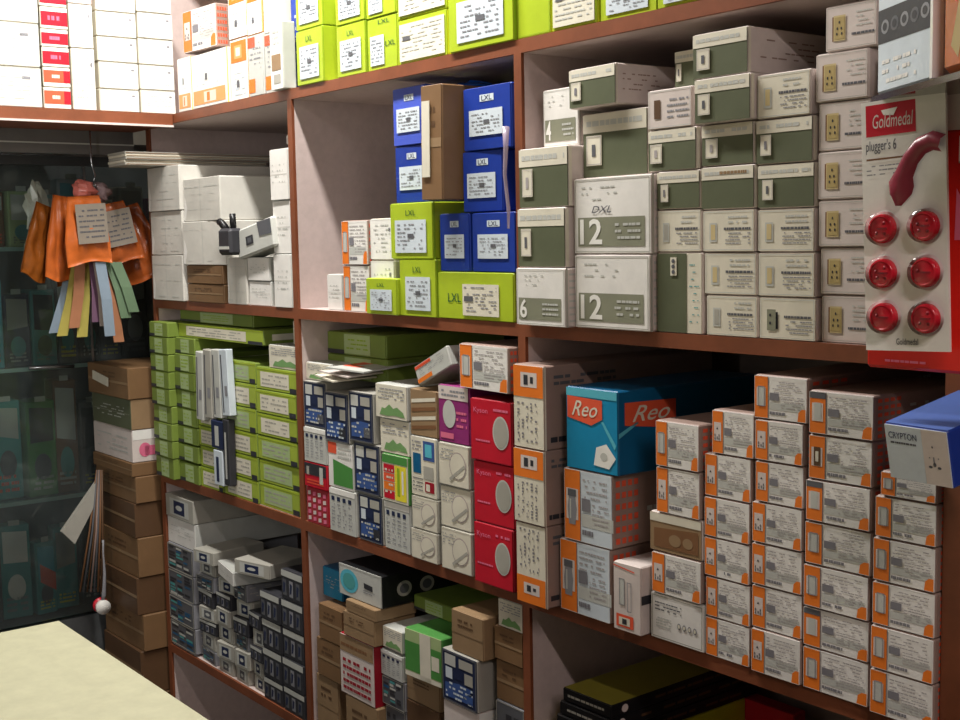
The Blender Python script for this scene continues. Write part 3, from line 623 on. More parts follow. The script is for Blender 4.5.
for k, (st, lab) in enumerate([('gflat', 'bright lime flat carton lying long across the lime columns'), ('gflat2', 'dull lime flat carton topmost, right under the shelf board')]):
    carton(st, at(176, 334, .004).x, at(262-14*k, 334, .004).x, zgm+.034*k, zgm+.034*k+.033, .006+.01*k, .2, lab, G)
col(265, 298, [369, 346], [('gleaf', dict(label='white and green carton on the lime column by the upright', y0=.01, depth=.1))], '', at(277, 369, Y).z, None)
col(279, 298, [346, 322], [('gleaf', dict(label='small white carton tucked right under the shelf board', y0=.03, depth=.1))], '', at(277, 346, .01).z+.002, None)
# tall narrow tube cartons leaning in front
for i, (px, top, bot, w, tilt, c) in enumerate([(189, 352, 420, 7, .05, 'greyw'), (197, 350, 418, 8, .02, 'dullw'), (206, 350, 418, 8, -.01, 'greyw'), (215, 350, 416, 8, -.06, 'bluew')]):
    a = at(px, bot, -.036); h = at(px, top, -.036).z-a.z; ww = at(px+w, 400, -.036).x-at(px, 400, -.036).x-.003
    t = tag(empty('tube_carton', (a.x+ww/2, -.008, a.z), (0, tilt, 0)), 'tall narrow grey lamp-tube carton, %s of four leaning on lime cartons' % ['leftmost', 'second from left', 'third from left', 'rightmost'][i], 'carton', 'tube cartons leaning on the lime cartons')
    b = MB(); b.box(-ww/2, ww/2, -.010, .006, 0, h, c, b=.0015); b.build('carton_body', t)
    b = MB(); F = Face(b, (-ww/2, -.0102, 0), (ww, 0, 0), (0, 0, h)); F.rect(.15, .05, .3, .92, 'greyd', 1); F.rect(.5, .3, .85, .45, 'grey', 1); b.build('printed_strip', t)
for i, (px, top, bot, w, c, s) in enumerate([(204, 420, 448, 13, 'navy', 'dark blue upper'), (207, 450, 485, 9, 'bluew', 'pale lower'), (217, 420, 486, 6, 'dark', 'dark slim')]):
    a = at(px, bot, -.036); h = at(px, top, -.036).z-a.z; ww = at(px+w, 450, -.036).x-at(px, 450, -.036).x-.002
    t = tag(empty('tube_carton', (a.x+ww/2, -.008, a.z)), '%s lamp-tube carton standing on end between the lime columns' % s, 'carton', 'dark tube cartons among the lime cartons')
    b = MB(); b.box(-ww/2, ww/2, -.010, .006, 0, h-.001, c, b=.0015); b.build('carton_body', t)
    b = MB(); F = Face(b, (-ww/2, -.0102, 0), (ww, 0, 0), (0, 0, h)); F.rect(.3, .1, .6, .8, 'greyw' if i != 1 else 'navy', 1); b.build('printed_strip', t)

# ------------------------------------------------------------------ third row, middle bay
G = 'small printed cartons in the lower middle bay'
k1, q1 = col(304, 326, [519, 488, 463, 428, 382], ['rdots', 'rphoto', 'cols', 'mblue'], 'the first column by the left upright', ZC, G, y0=-.004, depth=.25)
k2, q2 = col(328, 354, [530, 489, 443, 393], [('cols', dict(px=(330, 356))), ('gcorner', dict(px=(328, 353))), ('mblue', dict(px=(324, 349)))], 'the second column of printed cartons', ZC, G, y0=-.004, depth=.25)
k3, q3 = col(357, 382, [538, 495, 444, 393], [('mblue', dict(px=(358, 382))), ('mblue', dict(px=(354, 380))), ('mblue', dict(px=(350, 374)))], 'the third column of printed cartons', ZC, G, y0=-.004, depth=.25)
k4, q4 = col(383, 410, [548, 503, 455, 420, 385], [('cols', dict(px=(384, 410))), ('multi', dict(px=(383, 409))), ('gleaf', dict(px=(377, 408))), ('gleaf', dict(px=(376, 407)))], 'the column with the green leaves', ZC, G, y0=-.004, depth=.25)
k5, q5 = col(411, 437, [556, 530, 497, 437, 390], [('lampw', dict(px=(412, 439))), ('lampw', dict(px=(412, 438))), ('mfood', dict(px=(411, 437))), ('wood', dict(px=(409, 436)))], 'the column left of the lamp cartons', ZC, G, y0=-.004, depth=.25)
k6, q6 = col(440, 471, [572, 529, 487, 444, 386], [('lampw', dict(px=(442, 473))), ('lampw', dict(px=(440, 471))), ('lampw', dict(px=(439, 470))), ('purple', dict(px=(438, 469)))], 'the column left of red cartons', ZC, 'lamp cartons in the lower middle bay', y0=-.006, depth=.25)
k7, q7 = col(473, 513, [586, 525, 463, 400], [('red', dict(px=(475, 514))), ('red', dict(px=(473, 513))), ('red', dict(px=(471, 512)))], 'the red column of three', ZC, 'lamp cartons in the lower middle bay', y0=-.014, depth=.28)
col(460, 512, [399, 345], [('oww3', dict(rz=-.05, depth=.12, label='orange-striped carton lying on top of the red lamp cartons'))], '', q7[-1], None, y0=-.012)
p = at(436, 372, 0)
o = carton('oslot', at(419, 370).x, at(455, 370).x, q6[-1]+.012, q6[-1]+.047, -.004, .1, 'crooked orange-cornered carton tipped beside the topmost orange-striped one', None, ry=-.42)
# flat green cartons and loose leaflets on top of the printed cartons
col(307, 386, [378, 355, 332], [('gflat2', dict(label='long flat green carton at the back, lower of two')), ('gflat2', dict(label='long flat green carton at the back, right under the board'))], '', at(340, 378, .06).z, 'flat green cartons at the back', y0=.06, depth=.28)
o = carton('gleaf', at(304, 375, .01).x, at(330, 375, .01).x, q1[-1], q1[-1]+.035, .01, .1, 'flat cream carton with green print on the first printed column', None)
for i, (px, c) in enumerate([(352, 'cream'), (359, 'pinkw'), (366, 'greyw')]):
    m = MB(); a = at(px, 388, .04)
    m.add([(-.05, -.07, .004), (.05, -.07, 0), (.055, .07, .006), (-.05, .08, .002), (-.05, -.07, .007), (.05, -.07, .003), (.055, .07, .009), (-.05, .08, .005)], [(3, 2, 1, 0), (4, 5, 6, 7), (0, 1, 5, 4), (1, 2, 6, 5), (2, 3, 7, 6), (3, 0, 4, 7)], c)
    F = Face(m, (-.05, -.07, .0075), (.1, 0, -.004), (0, .14, .003)); F.rect(.15, .2, .6, .6, 'coral', 2); F.lines(.1, .65, .9, .9, 2, 'grey', R0, l=2)
    o = m.build('leaflet', None, (a.x, .055, max(q1[-1]-.002, q2[-1], q3[-1])+.010+.0105*i)); o.rotation_euler = (0, 0, .2*(i-1))
    tag(o, 'loose coloured leaflet, %s of three on the printed cartons' % ['bottom one', 'middle one', 'uppermost'][i], 'leaflet', 'leaflets on the printed cartons')

# ------------------------------------------------------------------ third row, right bay
G = 'orange and white cartons in the lower right bay'
k8, q8 = col(515, 546, [603, 524, 449, 365], [('owtf', dict(px=(516, 546), label='tall carton with orange foot standing right of red cartons')), ('owt', dict(px=(514, 545), label='tall orange-topped carton, middle of three right of red ones')), ('owt', dict(px=(513, 544), depth=.36, label='tall orange-topped carton with long side, beside the teal carton'))], '', ZC, G, y0=-.034, depth=.26, jit=.4)
k9, q9 = col(563, 612, [614, 544, 471, 388], [('owb', dict(px=(560, 610), label='orange and white lamp carton standing under another like it')), ('owb', dict(px=(564, 612), label='orange and white lamp carton carrying the teal carton')), ('teal', dict(px=(566, 618), depth=.3, label='teal carton with orange patches and white brand script'))], '', ZC, G, y0=-.012, depth=.2, jit=.4)
col(612, 640, [627, 564], [('swdraw', dict(label='pinkish carton with switch drawing, low beside the lamp cartons'))], '', ZC, G, y0=-.020, depth=.12)
k11, q11 = col(652, 702, [641, 598, 556, 516, 469, 422], [('btext', dict(px=(650, 704))), ('ows', dict(px=(652, 702))), ('photo', dict(px=(649, 702))), ('ows', dict(px=(656, 700))), ('oww3', dict(px=(656, 700)))], 'the column right of teal carton', ZC, G, y0=-.006, depth=.22, jit=.5)
k12, q12 = col(705, 754, [664, 622, 581, 541, 500, 456, 411], [('ows', dict(px=(704, 750))), ('ows', dict(px=(704, 750))), ('ows', dict(px=(704, 750))), ('ows', dict(px=(704, 750))), ('ows', dict(px=(704, 751))), ('ows', dict(px=(711, 754)))], 'the first full socket column', ZC, G, y0=-.004, depth=.25, jit=.5)
k13, q13 = col(752, 805, [683, 634, 590, 547, 505, 463, 421, 376], [('ows', dict(px=(751, 801))), ('ows', dict(px=(751, 802))), ('ows', dict(px=(751, 802))), ('ows', dict(px=(752, 803))), ('ows', dict(px=(755, 804))), ('ows', dict(px=(755, 804))), ('oww3', dict(px=(751, 807), depth=.3))], 'the tallest socket column', ZC, G, y0=-.006, depth=.25, jit=.5)
k14, q14 = col(806, 870, [702, 655, 614, 570, 526, 483, 437, 392], [('oww3', dict(px=(802, 869))), ('oww', dict(px=(802, 869))), ('oww3', dict(px=(803, 869))), ('oww3', dict(px=(804, 871))), ('oww', dict(px=(806, 872))), ('oww2', dict(px=(808, 873))), ('oww', dict(px=(809, 875), depth=.2))], 'the column left of blue carton', ZC, G, y0=-.006, depth=.25, jit=.5)
k15, q15 = col(873, 944, [724, 678, 633, 588, 543, 500, 474], [('oww3', dict(px=(869, 943))), ('oww3', dict(px=(870, 943))), ('oww3', dict(px=(871, 943))), ('oww3', dict(px=(872, 944))), ('oww3', dict(px=(874, 945))), ('oww3', dict(px=(880, 945)))], 'the column under the blue carton', ZC, G, y0=-.012, depth=.25, jit=.3)
pa = at(897, 440, -.115); pb = at(960, 450, -.128)
bw = (pb.x-pa.x)
m = at(920, 482, -.11).z
m = max(m, q15[-1]+.0005)
carton('crafton', pa.x, pb.x, m+.013, m+.010+at(920, 420, -.11).z-at(920, 482, -.11).z, -.124, .118, 'blue and white socket carton lettered in navy, under the red packs', None, rz=-.10, rx=.2, top='bluelit')  # top painted a paler blue to carry the light falling on it

# ------------------------------------------------------------------ bottom row, left bay
G = 'white flat cartons in the dark left bay'
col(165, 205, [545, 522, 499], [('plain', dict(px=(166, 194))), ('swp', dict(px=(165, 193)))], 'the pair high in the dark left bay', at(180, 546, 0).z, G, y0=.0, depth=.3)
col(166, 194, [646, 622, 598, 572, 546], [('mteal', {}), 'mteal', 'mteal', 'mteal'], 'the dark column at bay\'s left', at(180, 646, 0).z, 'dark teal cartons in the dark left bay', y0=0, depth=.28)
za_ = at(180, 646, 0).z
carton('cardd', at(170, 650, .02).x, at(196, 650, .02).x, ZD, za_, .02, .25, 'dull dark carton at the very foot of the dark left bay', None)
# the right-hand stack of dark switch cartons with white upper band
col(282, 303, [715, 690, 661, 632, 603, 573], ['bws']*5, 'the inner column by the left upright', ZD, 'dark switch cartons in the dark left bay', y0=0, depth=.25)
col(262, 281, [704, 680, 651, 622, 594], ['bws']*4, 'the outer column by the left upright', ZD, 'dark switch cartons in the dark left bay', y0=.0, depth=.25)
# a slid heap of small switch cartons between them
g = random.Random(21); heap = []
words = ['pale', 'navy-fronted', 'grey-fronted', 'white']
zfloor = ZD
cols_ = [(197, 213), (214, 230), (231, 246), (247, 261)]
pos = ['first', 'second', 'third', 'fourth']
for ci, (a, b_) in enumerate(cols_):
    n = [7, 6, 6, 5][ci]; y = [655, 664, 672, 682][ci]; z = ZD
    for k in range(n):
        h = .034+g.uniform(-.003, .006); w0 = at(a, 620, 0).x; w1 = at(b_, 620, 0).x-.004
        y0 = g.uniform(0.0, .012)
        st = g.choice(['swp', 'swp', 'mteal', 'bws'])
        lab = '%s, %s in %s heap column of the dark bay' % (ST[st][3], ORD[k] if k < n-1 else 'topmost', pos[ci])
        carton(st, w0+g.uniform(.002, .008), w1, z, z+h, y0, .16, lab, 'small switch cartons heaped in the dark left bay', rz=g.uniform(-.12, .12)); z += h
    heap.append(z)
for i, (px, py, L, a, st, lab) in enumerate([(205, 556, .10, .15, 'swp', 'white switch carton with blue end atop the heap, leftmost'), (232, 578, .16, -.2, 'plain', 'long white carton lying slantwise over the heap'), (252, 588, .14, .25, 'swp', 'white carton leaning out over the heap toward switch cartons')]):
    p = at(px, py, 0); h = .032; zz = heap[[0, 1, 2][i]]+.001 if i < 1 else max(heap[1:3])+.001+.034*(i-1)
    carton(st, p.x-L/2*.8, p.x+L/2*.8, zz, zz+h, -.01, .14, lab, 'loose long cartons on the heap', rz=a)
carton('dblue', at(216, 552, .1).x, at(243, 552, .1).x, heap[0]+.034, heap[0]+.075, .15, .12, 'dark blue carton lying deep behind the heap in the left bay', None)
# ------------------------------------------------------------------ bottom row, middle bay
G = 'brown and tan cartons in the dark middle bay'
def zz(px, py, Y=0): return at(px, py, Y).z
c_, z_ = col(318, 343, [727, 680, 642, 607], [('tan', dict(px=(316, 338))), ('card', dict(px=(317, 341))), ('card', dict(px=(319, 343)))], 'the column by the left upright, dark bay', ZD, G, depth=.2)
col(321, 343, [607, 577], [('tealp', dict(y0=.03, depth=.12, px=(322, 341), label='small teal-blue carton behind the black and white lamp carton'))], '', z_[-1], None)
c_, z_ = col(344, 376, [734, 701, 641, 616, 604], [('tan', {}), ('rtext', dict(px=(340, 374))), ('tan', dict(px=(344, 375))), ('tan', dict(px=(346, 376)))], 'the column holding pink lettered carton', ZD, G, depth=.09, y0=-.02)
col(339, 381, [604, 569], [('blk', dict(depth=.3, label='black-sided lamp carton with white front and blue ring'))], '', z_[-1], None, y0=-.01)
c_, z_ = col(379, 404, [740, 707, 678, 652, 628], [('mteal', {}), ('mteal', {}), ('cols', {}), ('gleaf', {})], 'the grey-green column in middle bay', ZD, G, depth=.16, y0=-.004)
c_, z_ = col(407, 440, [746, 706, 678], ['cardd', 'tan'], 'the pair under the green carton', ZD, G, depth=.2)
col(404, 438, [678, 633], [('tissue', dict(rz=.06, depth=.14, label='green and white box with pale panels above tan cartons'))], '', z_[-1], None, y0=-.012)
col(384, 425, [622, 607], [('gflat2', dict(label='flat grey-topped carton under the black lamp carton', y0=.06, depth=.2))], '', zz(400, 633, .0)+.012, None)
c_, z_ = col(443, 478, [750, 706, 654, 612], [('pinks', {}), ('mblue', {}), ('tan', dict(px=(450, 482)))], 'the column left of the narrow cartons', ZD, G, depth=.10, y0=-.02)
c_, z_ = col(495, 526, [752, 705, 664, 630, 598], ['mteal', 'card', 'card', ('gleaf', dict(px=(498, 527)))], 'the column beside the middle upright', ZD, G, depth=.2, y0=.0)
# ------------------------------------------------------------------ bottom row, right bay: flat black and yellow cartons
zb_ = at(555, 700, .02).z
G = 'flat black cartons in the dark right bay'
c_ = None
z = ZD
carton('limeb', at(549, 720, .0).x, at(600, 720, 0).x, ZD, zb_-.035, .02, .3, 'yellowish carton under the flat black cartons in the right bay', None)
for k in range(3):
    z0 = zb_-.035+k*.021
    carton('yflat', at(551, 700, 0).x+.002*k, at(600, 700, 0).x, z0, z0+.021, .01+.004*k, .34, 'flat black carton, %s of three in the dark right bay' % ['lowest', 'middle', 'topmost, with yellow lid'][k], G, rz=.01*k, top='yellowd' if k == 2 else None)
carton('red', at(655, 716, .15).x, at(720, 716, .15).x, ZD, at(660, 712, .15).z, .15, .2, 'dim red carton low in the dark right bay', None)
carton('cardd', at(730, 716, .12).x, at(800, 716, .12).x, ZD, ZD+.12, .12, .2, 'dim brown carton at the foot of the dark right bay', None)

# ------------------------------------------------------------------ cardboard tower at the shelving's left end
G = 'cartons in the tower beside the display case'
lv = [(700, 'cardd'), (655, 'cardd'), (618, 'card'), (580, 'cardd'), (540, 'card'), (505, 'cardd'), (478, 'card'), (464, 'card'), (431, 'pinks'), (400, 'oliveg'), (368, 'card')]
zt = [on(0, -2.835, 134, y).z for y, _ in lv]
zt = [0.0, .28]+zt
styles = ['cardd', 'cardd']+[s for _, s in lv[1:]]
names = ['lowest', 'second up', 'third up', 'fourth up', 'fifth up', 'sixth up', 'seventh up', 'eighth up', 'ninth up', 'directly under the olive-green one', 'topmost']
for i in range(len(zt)-1):
    yj = R0.uniform(-.006, .006)
    st = styles[i] if i < len(styles) else 'card'
    if i == len(zt)-2: st = 'card'
    carton(st, -3.085+R0.uniform(-.01, .01), -2.838+R0.uniform(-.006, 0), zt[i], zt[i+1], -.062+yj, .30, '%s, %s of the tower beside the display case' % (ST[st][3], ORD[i] if i < 10 else 'eleventh up'), G, rz=math.radians(R0.uniform(-1.2, 1.2)), split=False)
m = MB(); m.box(-.05, .05, -.001, .001, 0, .022, 'cream'); o = m.build('price_tag', None, (-3.0, -.0715, zt[-2]+.03)); tag(o, 'pale paper tag on the topmost carton of the cardboard tower', 'tag'); o.rotation_euler.y = .12

# ------------------------------------------------------------------ glass display case against the back wall
DK = mat('dark_wood', '57595a', .5, .3, 8); MET = mat('steel', 'b8bcc0', .25, .05, 10, metal=.9)
GL = bpy.data.materials.new('glass_pane'); GL.use_nodes = True; nt = GL.node_tree; nt.nodes.clear()
o_ = nt.nodes.new('ShaderNodeOutputMaterial'); mx = nt.nodes.new('ShaderNodeMixShader'); tr = nt.nodes.new('ShaderNodeBsdfTransparent'); gl = nt.nodes.new('ShaderNodeBsdfGlossy'); fr = nt.nodes.new('ShaderNodeFresnel')
tr.inputs[0].default_value = (.92, .97, .96, 1); gl.inputs['Roughness'].default_value = .05; gl.inputs[0].default_value = (.8, .85, .85, 1); fr.inputs[0].default_value = 1.5
nt.links.new(fr.outputs[0], mx.inputs[0]); nt.links.new(tr.outputs[0], mx.inputs[1]); nt.links.new(gl.outputs[0], mx.inputs[2]); df = nt.nodes.new('ShaderNodeBsdfDiffuse'); df.inputs[0].default_value = (.42, .50, .50, 1); m2_ = nt.nodes.new('ShaderNodeMixShader')  # grey diffuse mixed into the panes stands in for reflected haze
nz = nt.nodes.new('ShaderNodeTexNoise'); nz.inputs['Scale'].default_value = 5; nz.inputs['Detail'].default_value = 6; mr_ = nt.nodes.new('ShaderNodeMapRange'); mr_.inputs[1].default_value = .3; mr_.inputs[2].default_value = .75; mr_.inputs[3].default_value = .02; mr_.inputs[4].default_value = .13
nt.links.new(nz.outputs['Fac'], mr_.inputs[0]); nt.links.new(mr_.outputs[0], m2_.inputs[0]); nt.links.new(mx.outputs[0], m2_.inputs[1]); nt.links.new(df.outputs[0], m2_.inputs[2]); nt.links.new(m2_.outputs[0], o_.inputs[0])
XC = -3.12
dc = tag(empty('display_case', (-3.35, -1.0, 0)), 'tall dark glass-fronted display case against the back wall, full of packets', 'display case')
def cpart(name, a, b, m, parent=dc):
    mb = MB(); mb.box(a[0]+3.35, b[0]+3.35, a[1]+1, b[1]+1, a[2], b[2], m); return mb.build(name, parent)
CE = .42
cpart('back_board', (-3.61, -2.3, 0), (-3.595, CE, 1.755), DK)
cpart('side_panel', (-3.594, CE-.015, 0), (XC-.006, CE, 1.755), DK)
cpart('side_panel', (-3.594, -2.3, 0), (XC-.006, -2.285, 1.755), DK)
cpart('header_board', (XC-.005, -2.3, 1.70), (XC+.02, CE, 1.756), DK)
cpart('header_rail', (XC+.0205, -2.3, 1.722), (XC+.026, CE, 1.727), MET)
cpart('base_cabinet', (-3.594, -2.284, 0), (XC-.006, CE-.016, .55), DK)
zs1 = on(0, XC, 50, 367).z; zs2 = on(0, XC, 48, 500).z
for i, z in enumerate((zs1, zs2, 1.50)):
    g_ = cpart('glass_shelf', (-3.59, -2.28, z-.008), (XC-.03, CE-.018, z), GL)
    e = MB(); e.box(XC-.03+3.35, XC-.026+3.35, -2.28+1, CE-.018+1, z-.009, z+.001, mat('glass_edge', 'a8c8c0', .2, 0)); e.build('shelf_edge', g_)
yy = [-2.284, -1.5, -.8, on(0, XC, 82, 200).y-.02, CE-.001]
dy = on(0, XC, 82, 150).y
cpart('glass_door', (XC-.004, -1.2, .56), (XC+.0, dy-.004, 1.699), GL)
cpart('glass_door', (XC-.004, dy+.004, .56), (XC+.0, CE-.002, 1.699), GL)
cpart('glass_door', (XC-.004, -2.28, .56), (XC+.0, -1.21, 1.699), GL)
cpart('door_edge', (XC+.001, dy-.003, .56), (XC+.006, dy+.003, 1.699), MET)
# bright metal rail piece seen on the shelf
a0 = on(0, XC+.012, 29, 368); a1 = on(0, XC+.012, 74, 366)
m = MB(); m.tube([(0, 0, 0), (0, a1.y-a0.y, a1.z-a0.z)], .0045, MET, 10); t = m.build('door_handle', dc, (a0.x+3.35, a0.y+1, a0.z)); t['label'] = 'bright steel rail'
# stock inside the case, shelf by shelf from the corner outwards
g = random.Random(5)
rows = [('upper glass shelf', 1.50, 1.694, ['greyd', 'dark', 'greyd', 'purple', 'greyw', 'grey', 'bluew', 'aqua', 'greenp', 'brown', 'aqua', 'teald', 'aqua', 'teald', 'greyw', 'cyan']),
        ('middle glass shelf', zs1, 1.488, ['dark', 'greyd', 'dark', 'greyd', 'dark', 'greyd', 'greyd', 'greyd', 'aqua', 'navy', 'cyan', 'blued', 'aqua', 'teald', 'aqua', 'cyan']),
        ('lower glass shelf', zs2, zs1-.012, ['dark', 'greyd', 'dark', 'dark', 'greyd', 'dark', 'greyd', 'brown', 'green', 'aqua', 'greyw', 'redd', 'brown', 'greyw', 'green', 'brown']),
        ('case floor', .56, zs2-.012, ['dark', 'dark', 'greyd', 'dark', 'greyd', 'dark', 'greyd', 'aqua', 'aqua', 'aqua', 'greyd', 'dark', 'aqua', 'dark', 'dark', 'greyd'])]
WD = dict(grey='mid-grey', greyd='charcoal', dark='black', purple='dark purple', greyw='pale grey', bluew='bluish white', aqua='sea-green', greenp='pale green', brown='brown', teald='dark teal', cyan='light blue', navy='navy', blued='dull blue', green='bright green', redd='deep red')
ON = ['', 'second', 'third', 'fourth', 'fifth', 'sixth', 'seventh', 'eighth', 'ninth', 'tenth', 'eleventh', 'twelfth', 'thirteenth', 'fourteenth', 'fifteenth', 'sixteenth']
for shelf, za2, zb2, cs in rows:
    y = .395
    for k, c in enumerate(cs):
        w = g.uniform(.045, .075); y1_ = y; y0_ = y-w; y = y0_-.004
        xx = XC-.045-g.uniform(0, .03); hh = (zb2-za2)*g.uniform(.62, .95); d2_ = g.uniform(.03, .09)
        if y0_ < -.9: break
        mm = MB(); mm.box(-d2_/2, d2_/2, -w/2, w/2, 0, hh, c, b=.003)
        F = Face(mm, (d2_/2, -w/2, 0), (0, w, 0), (0, 0, hh)); a_ = g.uniform(.45, .7)
        alt = g.choice({'greyd': ['greyw', 'dark', 'dullw'], 'dark': ['greyd', 'grey', 'greyd']}.get(c, ['greyw', 'paper', 'cyan', 'dark', 'dullw']))
        F.poly([(.1, a_), (.9, a_+g.uniform(-.06, .06)), (.9, .92), (.1, .94)], alt, 2); F.disc(.5, a_*.55, .3, .14, g.choice([alt, 'greyd', 'aqua']), 2, 14)
        F.lines(.15, .06, .85, a_*.4, 3, g.choice(['greyd', 'greyw', 'coral', 'yellow', 'grey']), g, fill=.5)
        if shelf == 'case floor' and k == 8: F.poly([(.2, .45), (.95, .3), (.95, .55), (.2, .7)], 'coral', 3)
        m2 = MB(); m2.box(d2_/2-.002, d2_/2+.001, -w*.18, w*.18, hh-.001, hh+.012, 'greyw')
        oo = mm.build('packet', None, (xx-d2_/2, (y0_+y1_)/2, za2+.0006)); oo.rotation_euler.z = g.uniform(-.12, .12); m2.build('hang_tab', oo)
        pos_ = 'nearest the corner' if k == 0 else '%s from the corner' % ON[k]
        tag(oo, '%s packet on the %s of the display case, %s' % (WD[c], shelf, pos_) if shelf != 'case floor' else '%s packet on the display case floor, %s' % (WD[c], pos_), 'packet', 'packets in the display case')
# ------------------------------------------------------------------ orange packets and straps hanging before the case
OR1 = mat('orange_film', 'b45a28', .25, .25, 30); OR2 = mat('orange_film_brown', '94521e', .22, .3, 30); OR3 = mat('orange_film_bright', 'cc682c', .3, .2, 30)
hk = on(0, -2.86, 92, 176)
hr = tag(empty('hanging_hook', (hk.x, hk.y, hk.z)), 'thin wire hook under the back shelf carrying the orange packets', 'hook')
m = MB(); m.tube([(0, 0, ZA-.026-hk.z), (0, 0, .03), (.004, .006, 0), (.01, 0, -.012)], .0022, MET, 6); m.build('wire', hr)
def packet(px0, py0, px1, py1, Xp, m, yaw, tilt, lab, seed, flap=True):
    """a flat pouch bulging in the middle, hung by its top edge"""
    a = on(0, Xp, (px0+px1)/2, py0); b_ = on(0, Xp, (px0+px1)/2, py1)
    w = on(0, Xp, px1, py0).y-on(0, Xp, px0, py0).y; h = a.z-b_.z; g = random.Random(seed)
    mb = MB(); N = 14; vs = []; fx = [[g.uniform(-1, 1) for _ in range(4)] for _ in range(3)]
    for s in (1, -1):
        for j in range(N+1):
            for i in range(N+1):
                u = i/N; v = j/N; bul = math.sin(math.pi*u)**.6*math.sin(math.pi*v)**.5*.010+.0008
                bul *= 1+.35*math.sin(5*u+9*v+fx[0][0]*3)+.3*math.sin(17*u-6*v+fx[0][1]*3)+.22*math.sin(-9*u+21*v+fx[0][2]*3)+g.uniform(-.12, .12)
                y = (u-.5)*w*(.72+.28*min(1, v*1.6)); vs.append((s*bul, y, -v*h+(0.005*math.sin(u*5+seed)*v)))
    fs = []
    o1 = (N+1)**2
    for j in range(N):
        for i in range(N):
            q = (j*(N+1)+i, j*(N+1)+i+1, (j+1)*(N+1)+i+1, (j+1)*(N+1)+i); fs.append(q[::-1]); fs.append(tuple(k+o1 for k in q))
    ed = [j*(N+1) for j in range(N+1)]+[N*(N+1)+i for i in range(1, N+1)]+[j*(N+1)+N for j in range(N-1, -1, -1)]+[i for i in range(N-1, 0, -1)]
    for k in range(len(ed)): p, q = ed[k], ed[(k+1) % len(ed)]; fs.append((p, q, q+o1, p+o1))
    mb.add(vs, fs, m, True)
    root = empty('hanging_packet', a, (tilt, 0, yaw)); mb.build('pouch', root)
    if flap:
        l = MB(); l.box(.0185, .0195, -w*.28, w*.40, -h*.70, -h*.12, 'greyw2')
        F = Face(l, (.0196, -w*.28, -h*.70), (0, w*.68, 0), (0, 0, h*.58)); F.lines(.08, .1, .92, .9, 6, 'text', g, fill=.3)
        l.build('label_card', root)
    tag(root, lab, 'packet', 'orange packets hanging before the display case')
packet(28, 205, 62, 281, -2.90, OR2, .5, -.30, 'glossy brown-orange packet, leftmost and tilted in the hanging bunch', 1, False)
packet(48, 196, 76, 280, -2.87, OR3, .25, -.12, 'bright orange packet hanging second from left in the bunch', 2, False)
packet(96, 208, 144, 283, -2.90, OR1, -.5, .30, 'orange packet tilted at the right end of the hanging bunch', 3, False)
packet(80, 204, 130, 266, -2.845, OR1, -.12, .20, 'orange packet with grey card, front right of the hanging bunch', 4)
packet(60, 196, 106, 264, -2.80, OR3, .05, .06, 'orange packet with grey card, foremost of the hanging bunch', 5)
packet(55, 236, 106, 286, -2.905, OR2, .1, -.02, 'brown-orange packet, lowest behind the foremost packets', 6, False)
packet(88, 240, 132, 280, -2.93, OR2, -.15, .12, 'dark orange packet low on the right of the bunch', 7, False)
p = on(0, -2.84, 84, 190); crumple('plastic_bag', 'pinkish crumpled bag knotted on top of the hanging orange packets', 'bag', p, (.02, .030, .022), mat('pink_film', 'c06a60', .3, .2), 9)
p = on(0, -2.86, 101, 192); crumple('plastic_bag', 'grey-pink crumpled bag right of the pink knotted bag', 'bag', p, (.018, .022, .022), mat('greypink_film', '9c8486', .3, .2), 10)
p = on(0, -2.95, 36, 212); crumple('plastic_bag', 'clear pale bag hanging left of the orange packets', 'bag', p, (.02, .026, .07), mat('clear_film2', 'a8b0a4', .25, .1), 12)
strips = [(72, 54, 333, 'strapb', 'pale grey-blue'), (77, 62, 336, 'strapy', 'leftmost dull yellow'), (84, 82, 337, 'strapy', 'middle dull yellow'), (80, 74, 328, 'strapo', 'pale orange'), (94, 97, 322, 'strapp', 'purple'), (98, 105, 326, 'ring', 'pinkish grey'), (104, 119, 342, 'strapo', 'rust orange'), (110, 126, 318, 'strapg', 'front grey-green'), (116, 134, 312, 'strapg', 'rightmost grey-green'), (100, 110, 336, 'strapb', 'greyish blue')]
for i, (pa_, pb_, py, c, wd) in enumerate(strips):
    Xs = -2.88+.008*i; a = on(0, Xs, pa_, 262); b_ = on(0, Xs, pb_, py); w = .0125
    m = MB(); P = [a, a.lerp(b_, .5)+Vector((.004, .002, 0)), b_]
    for k in range(2):
        q0, q1 = P[k], P[k+1]; d = .0012
        vs = [q-a+Vector((e, f, 0)) for q in (q0, q1) for e in (0, d) for f in (-w, w)]
        m.add(vs, [(0, 1, 3, 2), (4, 6, 7, 5), (0, 4, 5, 1), (2, 3, 7, 6), (0, 2, 6, 4), (1, 5, 7, 3)], c)
    tag(m.build('tie_strap', None, a), '%s plastic strap dangling below the orange packets' % wd, 'strap', 'straps below the orange packets')
